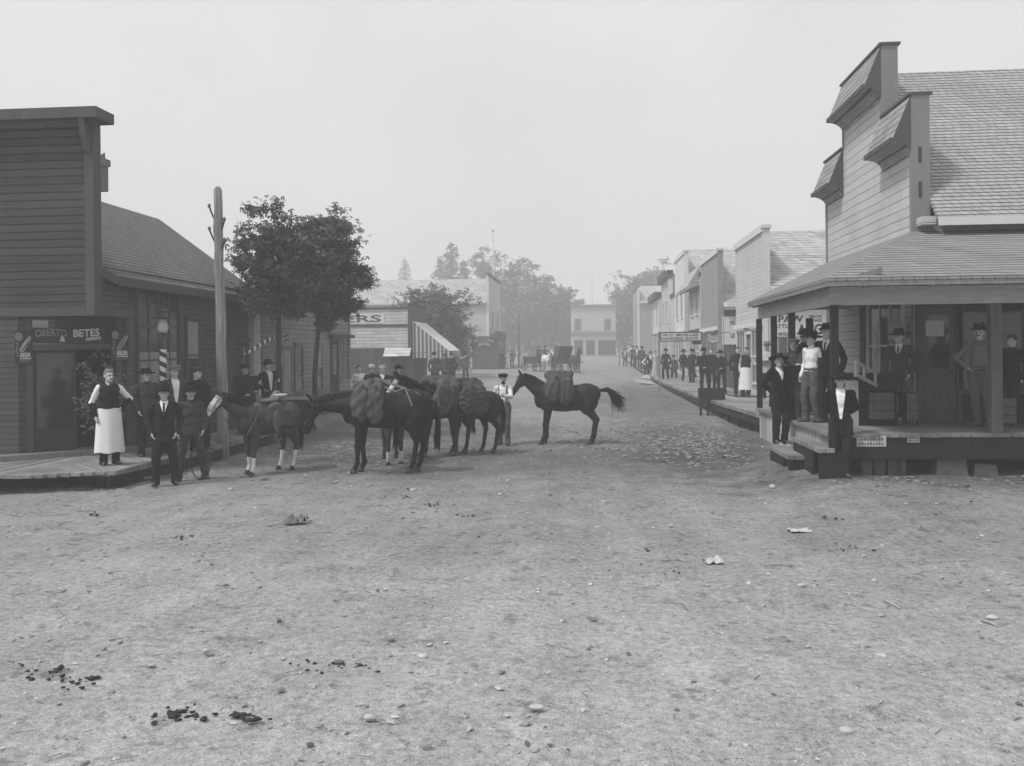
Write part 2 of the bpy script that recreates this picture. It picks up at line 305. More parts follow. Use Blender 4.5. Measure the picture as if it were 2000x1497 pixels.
# ------------------------------------------------------------ mesh building
ORG = {}
def tagp(o, **k):
    for a, b in k.items():
        if b: o[a] = b
def thing(name, label, cat, loc=(0,0,0), rz=0, group=None, kind=None):
    o = bpy.data.objects.new(name, None); col.objects.link(o); o.empty_display_size = .2
    o.location = loc; o.rotation_euler = (0,0,rz); ORG[o.name] = Vector(loc)
    tagp(o, label=label, category=cat, group=group, kind=kind); return o
def link(name, me, mat, parent=None, label=None):
    o = bpy.data.objects.new(name, me); col.objects.link(o)
    if mat is not None:
        me.materials.clear()
        for m in (mat if isinstance(mat, (list, tuple)) else [mat]): me.materials.append(M[m] if isinstance(m, str) else m)
    if parent is not None: o.parent = parent
    if label: o['label'] = label
    return o
class MB:
    def __init__(s): s.v = []; s.f = []; s.mi = []; s.cur = 0
    def add(s, vs, fs):
        n = len(s.v); s.v.extend([tuple(p) for p in vs]); s.f.extend([tuple(i+n for i in f) for f in fs]); s.mi.extend([s.cur]*len(fs)); return s
    def box(s, x0, x1, y0, y1, z0, z1):
        v = [(x,y,z) for z in (z0,z1) for y in (y0,y1) for x in (x0,x1)]
        return s.add(v, [(0,2,3,1),(4,5,7,6),(0,1,5,4),(1,3,7,5),(3,2,6,7),(2,0,4,6)])
    def obox(s, c, sx, sy, sz, rot=None):
        m = rot if rot is not None else Matrix.Identity(3); c = Vector(c)
        v = [c + m @ Vector((x*sx/2, y*sy/2, z*sz/2)) for z in (-1,1) for y in (-1,1) for x in (-1,1)]
        return s.add(v, [(0,2,3,1),(4,5,7,6),(0,1,5,4),(1,3,7,5),(3,2,6,7),(2,0,4,6)])
    def beam(s, a, b, wx, wz, up=(0,0,1)):
        a, b = Vector(a), Vector(b); d = (b-a); L = d.length; d.normalize(); u = Vector(up)
        if abs(d.dot(u)) > .98: u = Vector((0,1,0))
        sdv = d.cross(u).normalized(); u = sdv.cross(d)
        return s.obox((a+b)/2, wx, L, wz, Matrix((sdv, d, u)).transposed())
    def ext(s, pts, vec):
        """polygon extruded by a vector"""
        n = len(pts); vec = Vector(vec); P = [Vector(p) for p in pts]; Q = [p+vec for p in P]
        fs = [tuple(range(n-1,-1,-1)), tuple(range(n, 2*n))] + [(i,(i+1)%n,(i+1)%n+n,i+n) for i in range(n)]
        return s.add(P+Q, fs)
    def tube(s, path, rad, n=8, caps=True):
        path = [Vector(p) for p in path]; rr = rad if isinstance(rad,(list,tuple)) else [rad]*len(path)
        vs = []; prev = None
        for i, p in enumerate(path):
            d = (path[min(i+1,len(path)-1)] - path[max(i-1,0)]).normalized()
            u = Vector((0,0,1)) if abs(d.z) < .95 else Vector((1,0,0))
            if prev is not None: u = prev
            a = d.cross(u).normalized(); b_ = a.cross(d).normalized(); prev = b_
            for k in range(n):
                t = 2*math.pi*k/n; vs.append(p + a*(math.cos(t)*rr[i]) + b_*(math.sin(t)*rr[i]))
        fs = []
        for i in range(len(path)-1):
            for k in range(n): fs.append((i*n+k, i*n+(k+1)%n, (i+1)*n+(k+1)%n, (i+1)*n+k))
        if caps: fs.append(tuple(range(n-1,-1,-1))); fs.append(tuple(range((len(path)-1)*n, len(path)*n)))
        return s.add(vs, fs)
    def lathe(s, prof, c=(0,0,0), n=20, sx=1, sy=1):
        c = Vector(c); vs = []
        for r, z in prof:
            for k in range(n):
                t = 2*math.pi*k/n; vs.append(c + Vector((r*math.cos(t)*sx, r*math.sin(t)*sy, z)))
        fs = [(i*n+k, i*n+(k+1)%n, (i+1)*n+(k+1)%n, (i+1)*n+k) for i in range(len(prof)-1) for k in range(n)]
        fs.append(tuple(range(n-1,-1,-1))); fs.append(tuple(range((len(prof)-1)*n, len(prof)*n)))
        return s.add(vs, fs)
    def build(s, name, mat, parent=None, smooth=False, local=False, label=None, org=None):
        o0 = Vector((0,0,0))
        if parent is not None and not local:
            r = parent
            while r.parent is not None: r = r.parent
            o0 = ORG.get(r.name, Vector((0,0,0)))
        if org is not None: o0 = Vector(org)
        me = bpy.data.meshes.new(name)
        me.from_pydata([(p[0]-o0.x, p[1]-o0.y, p[2]-o0.z) for p in s.v], [], s.f); me.update()
        if any(s.mi): me.polygons.foreach_set('material_index', s.mi)
        if smooth: me.polygons.foreach_set('use_smooth', [True]*len(me.polygons))
        o = link(name, me, mat, parent, label)
        if org is not None: o.location = o0
        return o
def solo(mb, name, mat, label, cat, group=None, kind=None, smooth=False, org=None):
    o = mb.build(name, mat, smooth=smooth, org=org); tagp(o, label=label, category=cat, group=group, kind=kind); return o
_TC = {}
def text_geo(txt, sq=1.0):
    k = (txt, sq)
    if k in _TC: return _TC[k]
    cu = bpy.data.curves.new('t', 'FONT'); cu.body = txt; cu.offset = .030 if sq else 0; cu.resolution_u = 3
    o = bpy.data.objects.new('t', cu); col.objects.link(o)
    dg = bpy.context.evaluated_depsgraph_get(); me = bpy.data.meshes.new_from_object(o.evaluated_get(dg))
    v = np.array([x.co[:2] for x in me.vertices]); f = [tuple(p.vertices) for p in me.polygons]
    bpy.data.objects.remove(o); bpy.data.curves.remove(cu); bpy.data.meshes.remove(me)
    v[:,0] -= v[:,0].min(); v[:,1] -= v[:,1].min(); v /= 1
    _TC[k] = (v, f, v[:,0].max(), v[:,1].max()); return _TC[k]
def put_text(mb, txt, org, right, up, w, h, off=.006, arc=0, slant=0):
    """letters fitted into a w x h box whose lower left corner is org"""
    v, f, W, H = text_geo(txt); right = Vector(right).normalized(); up = Vector(up).normalized(); n = right.cross(up)
    P = []
    for a, b in v:
        u = a/W*w; t = b/H*h + arc*math.sin(math.pi*a/W) + slant*a/W
        P.append(Vector(org) + right*u + up*t + n*off)
    mb.add(P, f); return mb
# ------------------------------------------------------------ blobs: organic bodies grown from ellipsoids and tapered capsules, fused into one skin
_US = {}
def _sphere(nu, nv):
    if (nu,nv) in _US: return _US[(nu,nv)]
    v = [(0,0,-1)]
    for j in range(1, nv):
        a = -math.pi/2 + math.pi*j/nv
        for i in range(nu): t = 2*math.pi*i/nu; v.append((math.cos(a)*math.cos(t), math.cos(a)*math.sin(t), math.sin(a)))
    v.append((0,0,1)); f = []
    for i in range(nu): f.append((0, 1+(i+1)%nu, 1+i))
    for j in range(nv-2):
        for i in range(nu):
            a = 1+j*nu+i; b = 1+j*nu+(i+1)%nu; f.append((a,b,b+nu,a+nu))
    L = len(v)-1; s0 = 1+(nv-2)*nu
    for i in range(nu): f.append((s0+i, s0+(i+1)%nu, L))
    _US[(nu,nv)] = (np.array(v), f); return _US[(nu,nv)]
class Blob:
    def __init__(s): s.V = []; s.Fc = []; s.n = 0
    def _a(s, v, f):
        s.V.append(v); s.Fc.extend([tuple(i+s.n for i in q) for q in f]); s.n += len(v)
    def ell(s, c, r, rot=None):
        v, f = _sphere(16, 10); v = v*np.array(r)
        if rot is not None: v = v @ np.array(rot).T
        s._a(v+np.array(c), f); return s
    def cap(s, p0, p1, r0, r1, flat=1.0, side=None):
        p0, p1 = Vector(p0), Vector(p1); d = p1-p0; L = max(d.length, 1e-4); d.normalize()
        sd_ = Vector(side) if side is not None else Vector((0,1,0))
        if abs(d.dot(sd_)) > .95: sd_ = Vector((1,0,0))
        a = (sd_ - d*sd_.dot(d)).normalized(); b = d.cross(a)
        v, f = _sphere(14, 10); v = v.copy(); hi = v[:,2] > 0
        rr = np.where(hi, r1, r0)
        x = v[:,0]*rr*flat; y = v[:,1]*rr; z = v[:,2]*rr + np.where(hi, L, 0)
        # equator ring duplicates: stretch evenly
        P = np.outer(x, np.array(a)) + np.outer(y, np.array(b)) + np.outer(z, np.array(d)) + np.array(p0)
        s._a(P, f); return s
    def chain(s, pts, rs, **k):
        for i in range(len(pts)-1): s.cap(pts[i], pts[i+1], rs[i], rs[i+1], **k)
        return s
    def mesh(s, name, voxel, smooth=4, fold=0., freq=9., seed=0, vs=1.1):
        me = bpy.data.meshes.new('tmp'); v = np.vstack(s.V); me.from_pydata(v.tolist(), [], s.Fc); me.update()
        o = bpy.data.objects.new('tmp', me); col.objects.link(o)
        m = o.modifiers.new('r','REMESH'); m.mode = 'VOXEL'; m.voxel_size = voxel
        if smooth: q = o.modifiers.new('s','SMOOTH'); q.iterations = smooth; q.factor = .5
        dg = bpy.context.evaluated_depsgraph_get(); out = bpy.data.meshes.new_from_object(o.evaluated_get(dg))
        bpy.data.objects.remove(o); bpy.data.meshes.remove(me)
        out.name = name
        n = len(out.vertices)
        if fold > 0 and n:
            co = np.empty(n*3); out.vertices.foreach_get('co', co); co = co.reshape(-1,3)
            no = np.empty(n*3); out.vertices.foreach_get('normal', no); no = no.reshape(-1,3)
            rg = np.random.default_rng(seed); d = np.zeros(n)
            for k in range(7):
                q = rg.normal(size=3); q[2] *= vs; q /= np.linalg.norm(q); ph = rg.uniform(0, 6.3); fq = freq*rg.uniform(.6, 2.6)
                qq = rg.normal(size=3); qq /= np.linalg.norm(qq)
                d += np.sin(fq*(co@q)*2*math.pi*.5 + ph + 1.6*np.sin(fq*.8*(co@qq)+ph*2)) * (1.0/(1+.3*k))
            co += no*(d*fold/2.2)[:,None]; out.vertices.foreach_set('co', co.ravel()); out.update()
        out.polygons.foreach_set('use_smooth', [True]*len(out.polygons))
        return out
def front_patch(me, outline, off=.006, step=.014, dirv=(0,1,0), keep=None):
    """a patch of cloth lying on the front of a mesh: outline(z) -> (x0, x1) or None"""
    bv = BVHTree.FromPolygons([v.co.copy() for v in me.vertices], [tuple(p.vertices) for p in me.polygons])
    z0, z1, fn = outline; nz = max(2, int((z1-z0)/step)+1); mb = MB(); grid = []
    for j in range(nz+1):
        z = z0 + (z1-z0)*j/nz; xa, xb = fn(z); row = []
        nx = 8
        for i in range(nx+1):
            x = xa + (xb-xa)*i/nx
            h = bv.ray_cast(Vector((x, -1.5, z)), Vector((0,1,0)))
            row.append(None if h[0] is None else (x, h[0].y-off, z))
        grid.append(row)
    idx = {}
    for j, r in enumerate(grid):
        for i, p in enumerate(r):
            if p is not None: idx[(i,j)] = len(mb.v); mb.v.append(p)
    for j in range(nz):
        for i in range(8):
            q = [idx.get(k) for k in ((i,j),(i+1,j),(i+1,j+1),(i,j+1))]
            if None not in q: mb.f.append(tuple(q)); mb.mi.append(0)
    return mb
# ------------------------------------------------------------ people
def ik(a, c, l1, l2, pole):
    a, c = Vector(a), Vector(c); d = c-a; L = min(d.length, (l1+l2)*.995); dn = d.normalized(); c = a+dn*L
    x = (l1*l1-l2*l2+L*L)/(2*L); h = math.sqrt(max(l1*l1-x*x, 0)); p = Vector(pole); p = (p-dn*p.dot(dn)).normalized()
    return a+dn*x+p*h, c
ARM = {  # wrist position (x outward, y, z) and elbow direction (x outward, y, z)
 'hang': ((.25,-.04,.90), (.6,.8,0)), 'hip': ((.19,-.07,1.03), (1,.35,-.1)), 'pocket': ((.21,-.09,.93), (.7,.8,0)),
 'back': ((.04,.17,1.0), (1,.3,0)), 'front': ((.05,-.22,1.02), (.9,.3,-.4)), 'fold': ((-.08,-.23,1.20), (.8,-.1,-.6)),
 'up': ((.28,-.18,1.62), (.8,0,-.6)), 'fwd': ((.12,-.42,1.22), (.6,.2,-.8)), 'out': ((.52,-.10,1.16), (.2,.3,-1)),
 'chest': ((.02,-.22,1.18), (.9,.2,-.5)), 'low': ((.29,-.16,.86), (.6,.8,0)), 'lean': ((.36,.02,1.30), (.4,.4,-1)) }
def hat_mesh(kind):
    mb = MB()
    if kind == 'bowler':
        mb.lathe([(.100,0),(.104,.02),(.104,.06),(.094,.10),(.07,.125),(.03,.135),(.001,.137)], n=20, sy=1.18)
        mb.lathe([(.10,.0),(.135,-.004),(.150,.010),(.153,.018),(.135,.006),(.10,.012)], n=24, sy=1.18)
    elif kind == 'cap':
        mb.lathe([(.100,-.01),(.108,.02),(.125,.05),(.118,.075),(.07,.09),(.001,.092)], c=(0,.01,0), n=20, sy=1.12)
        mb.add([(-.085,-.095,.012),(-.05,-.125,.012),(0,-.135,.012),(.05,-.125,.012),(.085,-.095,.012),
                (.075,-.150,-.012),(.045,-.178,-.016),(0,-.188,-.018),(-.045,-.178,-.016),(-.075,-.150,-.012)],
               [(0,1,8,9),(1,2,7,8),(2,3,6,7),(3,4,5,6)])
    else:
        wide = {'fedora': .155, 'wide': .20, 'slouch': .180, 'straw': .165}.get(kind, .155); hh = .125 if kind != 'slouch' else .10
        n = 24; vs = []; prof = [(.098,-.005),(.101,.03),(.098,.07),(.088,hh-.02),(.06,hh),(.02,hh-.012),(.001,hh-.018)]
        for r, z in prof:
            for k in range(n):
                t = 2*math.pi*k/n; x, y = r*math.cos(t), r*math.sin(t)*1.16
                zz = z - (.030 if z > hh-.03 else 0)*math.exp(-(x/.03)**2)*(1 if y < .08 else .5)
                if z > .05 and kind != 'straw': x *= 1-.16*max(0, -math.sin(t))
                vs.append((x,y,zz))
        fs = [(i*n+k, i*n+(k+1)%n, (i+1)*n+(k+1)%n, (i+1)*n+k) for i in range(len(prof)-1) for k in range(n)]
        mb.add(vs, fs); vs = []
        for r, dz in ((.096,.0),(wide*.8,-.006),(wide,.004),(wide*.99,.010),(wide*.8,.002),(.096,.010)):
            for k in range(n):
                t = 2*math.pi*k/n; c_, s_ = math.cos(t), math.sin(t)
                curl = ({'wide':.022,'straw':.004,'slouch':.006}.get(kind,.020))*abs(c_)**2*(r/wide)**2 - (.028 if kind in ('slouch','wide') else .012)*max(0,-s_)*(r/wide)**2
                vs.append((r*c_, r*s_*1.12, dz+curl))
        fs = [(i*n+k, i*n+(k+1)%n, (i+1)*n+(k+1)%n, (i+1)*n+k) for i in range(5) for k in range(n)]
        mb.add(vs, fs)
    return mb
def person(label, p, rz=0, H=1.74, near=True, al='hang', ar='hang', feet=None, coat='cloth_dark', pants='cloth_dark', hat='fedora', hatmat='cloth_black',
           shirt=None, vest=None, apron=None, sus=False, hair='hair', mous=False, tie=False, look=0, nod=0, lean=0, skirt=None, long=.80, openc=False,
           sit=False, group=None, seed=0, hipdrop=0, rolled=False, guards=False, bulk=1.0, belt=False):
    """coat: jacket material or None (shirt sleeves); al/ar: arm on the left/right of the picture; feet: ((x,y,z),(x,y,z)) of both ankles"""
    t = thing('person', label, 'person', tuple(p), rz, group); k = H/1.74; t.scale = (k,k,k)
    seed = seed or (abs(hash(label)) if False else sum(ord(c) for c in label))
    hz = .93-hipdrop; zoff = -hipdrop
    if feet is None:
        rr = random.Random(seed); feet = ((-.12+rr.uniform(-.04,.03), rr.uniform(-.08,.08), 0), (.12+rr.uniform(-.03,.05), rr.uniform(-.10,.06), 0))
        if not look: look = rr.uniform(-28,28)
        if not lean: lean = rr.uniform(-2.5,2.5)
        if not nod: nod = rr.uniform(-6,5)
    tilt = Matrix.Rotation(R(lean), 3, 'Y') ; hipc = Vector((0,0,hz))
    def up(q): return hipc + tilt @ (Vector(q)+Vector((0,0,zoff))-hipc)
    legs = []
    for sx, (fx, fy, fz) in zip((-1,1), feet):
        hp = Vector((sx*.095,0,hz)); ak = Vector((fx,fy,.09+fz))
        kn, ak = ik(hp, ak, .435, .42, (sx*.12+(fx-sx*.11)*.3,-1,.0)); legs.append((hp,kn,ak))
    arms = []
    for sx, a in ((-1,al),(1,ar)):
        w_, pl = ARM[a] if isinstance(a, str) else a
        sh = up((sx*.172*bulk,.01,1.405)); wr = up((sx*w_[0], w_[1], w_[2])); el, wr = ik(sh, wr, .295, .265, (sx*pl[0], pl[1], pl[2])); arms.append((sh,el,wr,sx))
    hc = up((0,-.012,1.615)); HR = Matrix.Rotation(R(look),3,'Z') @ Matrix.Rotation(R(nod),3,'X') 
    def hd(q): return tuple(hc + HR @ Vector(q))
    # skin body: one continuous figure
    b = Blob(); vox = .0085 if near else .014
    b.ell(hd((0,.012,.025)), (.076,.094,.098), HR); b.ell(hd((0,-.018,-.045)), (.060,.070,.070), HR)
    b.cap(hd((0,-.058,-.085)), hd((0,-.05,-.08)), .030, .034)
    b.cap(hd((0,-.085,.020)), hd((0,-.108,-.022)), .010, .017); b.ell(hd((0,-.080,.030)), (.055,.022,.012), HR)
    b.cap(hd((-.022,-.088,-.052)), hd((.022,-.088,-.052)), .009, .009)
    for sx in (-1,1): b.ell(hd((sx*.079,.012,-.005)), (.012,.022,.034), HR)
    b.cap(up((0,.02,1.43)), hd((0,.02,-.05)), .062, .056)
    b.ell(up((0,0,1.25)), (.15,.09,.2)); b.ell(up((0,0,1.02)), (.13,.09,.14)); b.cap(up((-.13,.005,1.375)), up((.13,.005,1.375)), .04, .04)
    for hp, kn, ak in legs: b.chain([hp,kn,ak], [.075,.050,.038])
    for sh, el, wr, sx in arms:
        b.chain([sh,el,wr], [.048,.038,.028])
        d = (wr-el).normalized(); side = Vector((0,-1,0)) if abs(d.y) < .8 else Vector((0,0,1))
        side = (side-d*side.dot(d)).normalized(); nrm = d.cross(side)*(1 if sx > 0 else -1)
        if nrm.dot(Vector((-sx,0,0))) < 0: nrm = -nrm
        pal = wr+d*.052; b.cap(wr, wr+d*.025, .027, .030, flat=.7); b.ell(tuple(pal), (.036,.018,.046), Matrix((side, nrm, d)).transposed())
        if near:
            for i, L in enumerate((.060,.068,.064,.050)):
                o_ = (i-1.5)*.0195; k0 = wr+d*.088+side*(-o_); k1 = k0+d*(L*.50)+nrm*.008; k2 = k1+d*(L*.38)+nrm*.020
                b.chain([k0-d*.02,k0,k1,k2], [.0105,.0105,.0098,.0088])
            t0 = wr+d*.030+side*.026; b.chain([t0, t0+side*.024+d*.028+nrm*.008, t0+side*.026+d*.056+nrm*.020], [.013,.0115,.010])
    link('body', b.mesh('body', vox, 3), 'skin', t)
    if near:
        e = MB()
        for sx in (-1,1):
            e.add([hd((sx*.030+ .0135*math.cos(a), -.086+abs(math.cos(a))*.004, .008+.0062*math.sin(a))) for a in [2*math.pi*i/8 for i in range(8)]], [tuple(range(8))])
        # brows and the lip line
        for sx in (-1,1): e.beam(hd((sx*.014,-.098,.027)), hd((sx*.048,-.088,.029)), .008, .006)
        e.beam(hd((-.018,-.100,-.053)), hd((.018,-.100,-.053)), .006, .004)
        e.build('facial_features', 'hair', t, local=True)
    # hair
    hb = Blob(); hb.ell(hd((0,.022,.038)), (.083,.098,.090), HR)
    if not hat: hb.ell(hd((0,-.01,.085)), (.070,.080,.045), HR)
    if skirt: hb.ell(hd((0,.07,.06)), (.06,.05,.06), HR)
    hm = hb.mesh('hair', .012, 2)
    # trim hair away from the face
    inv = HR.transposed()
    bm_v = np.array([inv @ (v.co-hc) for v in hm.vertices]); kill = (bm_v[:,1] < -.035-.25*(.05-bm_v[:,2]).clip(-.06,0)) & (bm_v[:,2] < .075)
    for i, v in enumerate(hm.vertices):
        if kill[i]: v.co = hc + HR @ Vector((bm_v[i,0]*.8, bm_v[i,1]*.3+.0, bm_v[i,2]*.9))
    link('hair', hm, hair, t)
    if mous:
        m_ = Blob(); m_.chain([hd((-.034,-.092,-.052)), hd((0,-.106,-.037)), hd((.034,-.092,-.052))], [.006,.012,.006])
        if mous == 'beard': m_.ell(hd((0,-.072,-.088)), (.045,.04,.045), HR)
        link('moustache', m_.mesh('moustache', .006, 1), hair, t)
    # trousers / skirt
    if skirt:
        n = 28; vs = []; zs = [1.02,.90,.70,.45,.20,.06]
        for z in zs:
            f_ = (1.02-z)/.96
            for i in range(n):
                a = 2*math.pi*i/n; r = .135+.14*f_**.8 + .014*f_*math.sin(7*a+seed)
                vs.append((r*math.cos(a)*1.0, r*math.sin(a)*.85+.02*f_, z))
        mb = MB(); mb.add(vs, [(j*n+i, j*n+(i+1)%n, (j+1)*n+(i+1)%n, (j+1)*n+i) for j in range(len(zs)-1) for i in range(n)]); mb.build('skirt', skirt, t, smooth=True, local=True)
    else:
        b = Blob(); b.ell((0,.005,hz+.02), (.165*bulk,.115,.13)); b.ell((0,.03,hz-.05), (.155,.10,.11)) ; b.ell((0,0,hz+.10), ((.14 if coat else .172)*bulk,.10 if coat else .128,.085 if coat else .065))
        for hp, kn, ak in legs:
            b.chain([hp, kn, ak+Vector((0,.0,.0))], [.108,.082,.070]); b.cap(ak+Vector((0,0,.06)), ak+Vector((0,-.005,-.030)), .070, .078)
        link('trousers', b.mesh('trousers', .013 if near else .02, 2, .006, 11, seed), pants, t)
    for (hp, kn, ak), sx in zip(legs, (-1,1)):
        b = Blob(); f_ = Vector((sx*.25+(ak.x-sx*.11)*.4, -1, 0)).normalized(); base = Vector((ak.x, ak.y, ak.z-.05))
        b.cap(base-f_*.055+Vector((0,0,.0)), base+f_*.04, .038, .036); b.cap(base+f_*.03, base+f_*.165+Vector((0,0,-.008)), .040, .030); b.cap(base+Vector((0,0,.0)), base+Vector((0,0,.09)), .042, .045)
        m = b.mesh('shoe', .011, 2)
        for v in m.vertices: v.co.z = max(v.co.z, ak.z-.088)
        link('shoe', m, 'shoe', t)
    # torso clothing
    topm = coat or vest or shirt or 'cloth_white'
    def torso(grow, hem, sleeves, smat=None):
        b = Blob(); g = grow
        b.ell(up((0,0,1.25)), (.158*bulk+g,.112+g,.19)); b.cap(up((-.135*bulk,.008,1.392)), up((.135*bulk,.008,1.392)), .055+g, .055+g)
        b.ell(up((0,.005,1.35)), (.160*bulk+g, .100+g, .10)); b.cap(up((-.10,.012,1.43)), up((.10,.012,1.43)), .030+g, .030+g)
        b.ell(up((0,-.005,1.08)), (.156*bulk+g,.112+g,.19)); b.cap(up((0,.02,1.40)), up((0,.02,1.475)), .072+g, .064+g*.5)
        if hem < 1.0:
            z = 1.0
            while z > hem:
                f_ = (1.0-z)/.25; b.ell(up((0,.005,z)), (.168*bulk+g+.028*f_, .128+g+.030*f_, .05)); z -= .035
        if sleeves:
            for sh, el, wr, sx in arms:
                w2 = wr-(wr-el).normalized()*(.0 if not rolled else .20)
                b.chain([sh,el,w2], [.060+g*.8,.052+g*.8,.042+g*.8])
        return b
    if coat:
        m = torso(.012, long, True).mesh('coat', .013 if near else .02, 2, .006, 11, seed+1);
        for v in m.vertices:
            if v.co.z < long+.012 and (v.co.x/(.235*bulk))**2+(v.co.y/.20)**2 < 1.2: v.co.z = long-.008; v.co.x *= 1.03; v.co.y *= 1.05
        link('coat', m, coat, t)
    else:
        m = torso(.0, .93, True).mesh('shirt', .013 if near else .02, 2, .006, 12, seed+2); link('shirt', m, shirt or 'cloth_white', t)
    if guards:
        for sh, el, wr, sx in arms: b = Blob(); b.cap(el.lerp(wr,.12), el.lerp(wr,.97), .056, .050); link('sleeve_guard', b.mesh('sleeve_guard', .012, 1), 'cloth_black', t)
    front = m
    if vest and not coat:
        front = torso(.020, .95, False).mesh('vest', .013, 2, .003, 9, seed+3); link('vest', front, vest, t)
    zc = 1.475
    if shirt and (coat or vest):
        if openc: fn = lambda z: (-.016-.055*min(1,max(0,(z-.96)/.45)), .016+.060*min(1,max(0,(z-.96)/.45))); z0 = .98
        else: fn = lambda z: (-.010-.060*max(0,(z-1.26)/.2), .010+.060*max(0,(z-1.26)/.2)); z0 = 1.255
        if vest and coat: front_patch(m, (.93, 1.44, lambda z: (-.045-.035*abs(1.15-z)*2, .045+.035*abs(1.15-z)*2)), .004).build('vest', vest, t, local=True, smooth=True)
        front_patch(m, (z0, zc, fn), .009).build('shirt_front' , shirt, t, local=True, smooth=True)
    if tie: front_patch(front if not coat else m, (1.26, 1.45, lambda z: (-.016,.016)), .016).build('tie', 'cloth_black', t, local=True)
    if sus:
        for sx in (-1,1): front_patch(front, (.98, 1.46, lambda z: (sx*(.085+.02*math.sin((z-.98)*3))-.013, sx*(.085+.02*math.sin((z-.98)*3))+.013)), .008).build('suspender', 'cloth_black', t, local=True)
    if belt: front_patch(front, (.955, .995, lambda z: (-.15,.15)), .010).build('belt', 'leather', t, local=True)
    if shirt or not coat:   # collar band
        mb = MB(); n = 16; c0, c1 = up((0,.012,1.462)), up((0,.010,1.505)); vs = []
        for c_, r in ((c0,.072),(c1,.066)):
            for i in range(n): a = 2*math.pi*i/n; vs.append((c_.x+r*math.cos(a), c_.y+r*math.sin(a)*.98, c_.z-.018*max(0,-math.sin(a))**3))
        mb.add(vs, [(i,(i+1)%n,(i+1)%n+n,i+n) for i in range(n)]); mb.build('collar', shirt or 'cloth_white', t, local=True, smooth=True)
    if apron:
        n = 18; zs = [1.03,.98,.85,.65,.45,.24]; vs = []
        for z in zs:
            f_ = (1.03-z)/.8
            for i in range(n+1):
                a = -math.pi/2 + (i/n-.5)*math.pi*(1.15-.15*f_)
                r = .19*bulk+.06*f_; vs.append((r*math.cos(a)*1.05, (.185+.07*f_)*math.sin(a) - .012*f_*math.sin(i*1.3+seed), z-.01*math.cos(i*.9)))
        mb = MB(); mb.add(vs, [(j*(n+1)+i, j*(n+1)+i+1, (j+1)*(n+1)+i+1, (j+1)*(n+1)+i) for j in range(len(zs)-1) for i in range(n)]); mb.build('apron', apron, t, smooth=True, local=True)
    if hat:
        mb = hat_mesh(hat); hz_ = .055 if hat != 'cap' else .058
        HT = HR @ Matrix.Rotation(R(-4),3,'X')
        mb.v = [tuple(hc + HR @ Vector((0,.012,hz_)) + HT @ Vector(q)) for q in mb.v]; mb.build('hat', hatmat, t, smooth=True, local=True)
        if near and hat not in ('cap',):
            bd = MB(); bd.lathe([(.1015,.004),(.1045,.006),(.1045,.030),(.1005,.032)], n=24, sy=1.17); bd.v = [tuple(hc + HR @ Vector((0,.012,hz_)) + HT @ Vector(q)) for q in bd.v]
            bd.build('hat_band', 'cloth_dark' if hatmat != 'cloth_dark' else 'cloth_black', t, smooth=True, local=True)
    return t
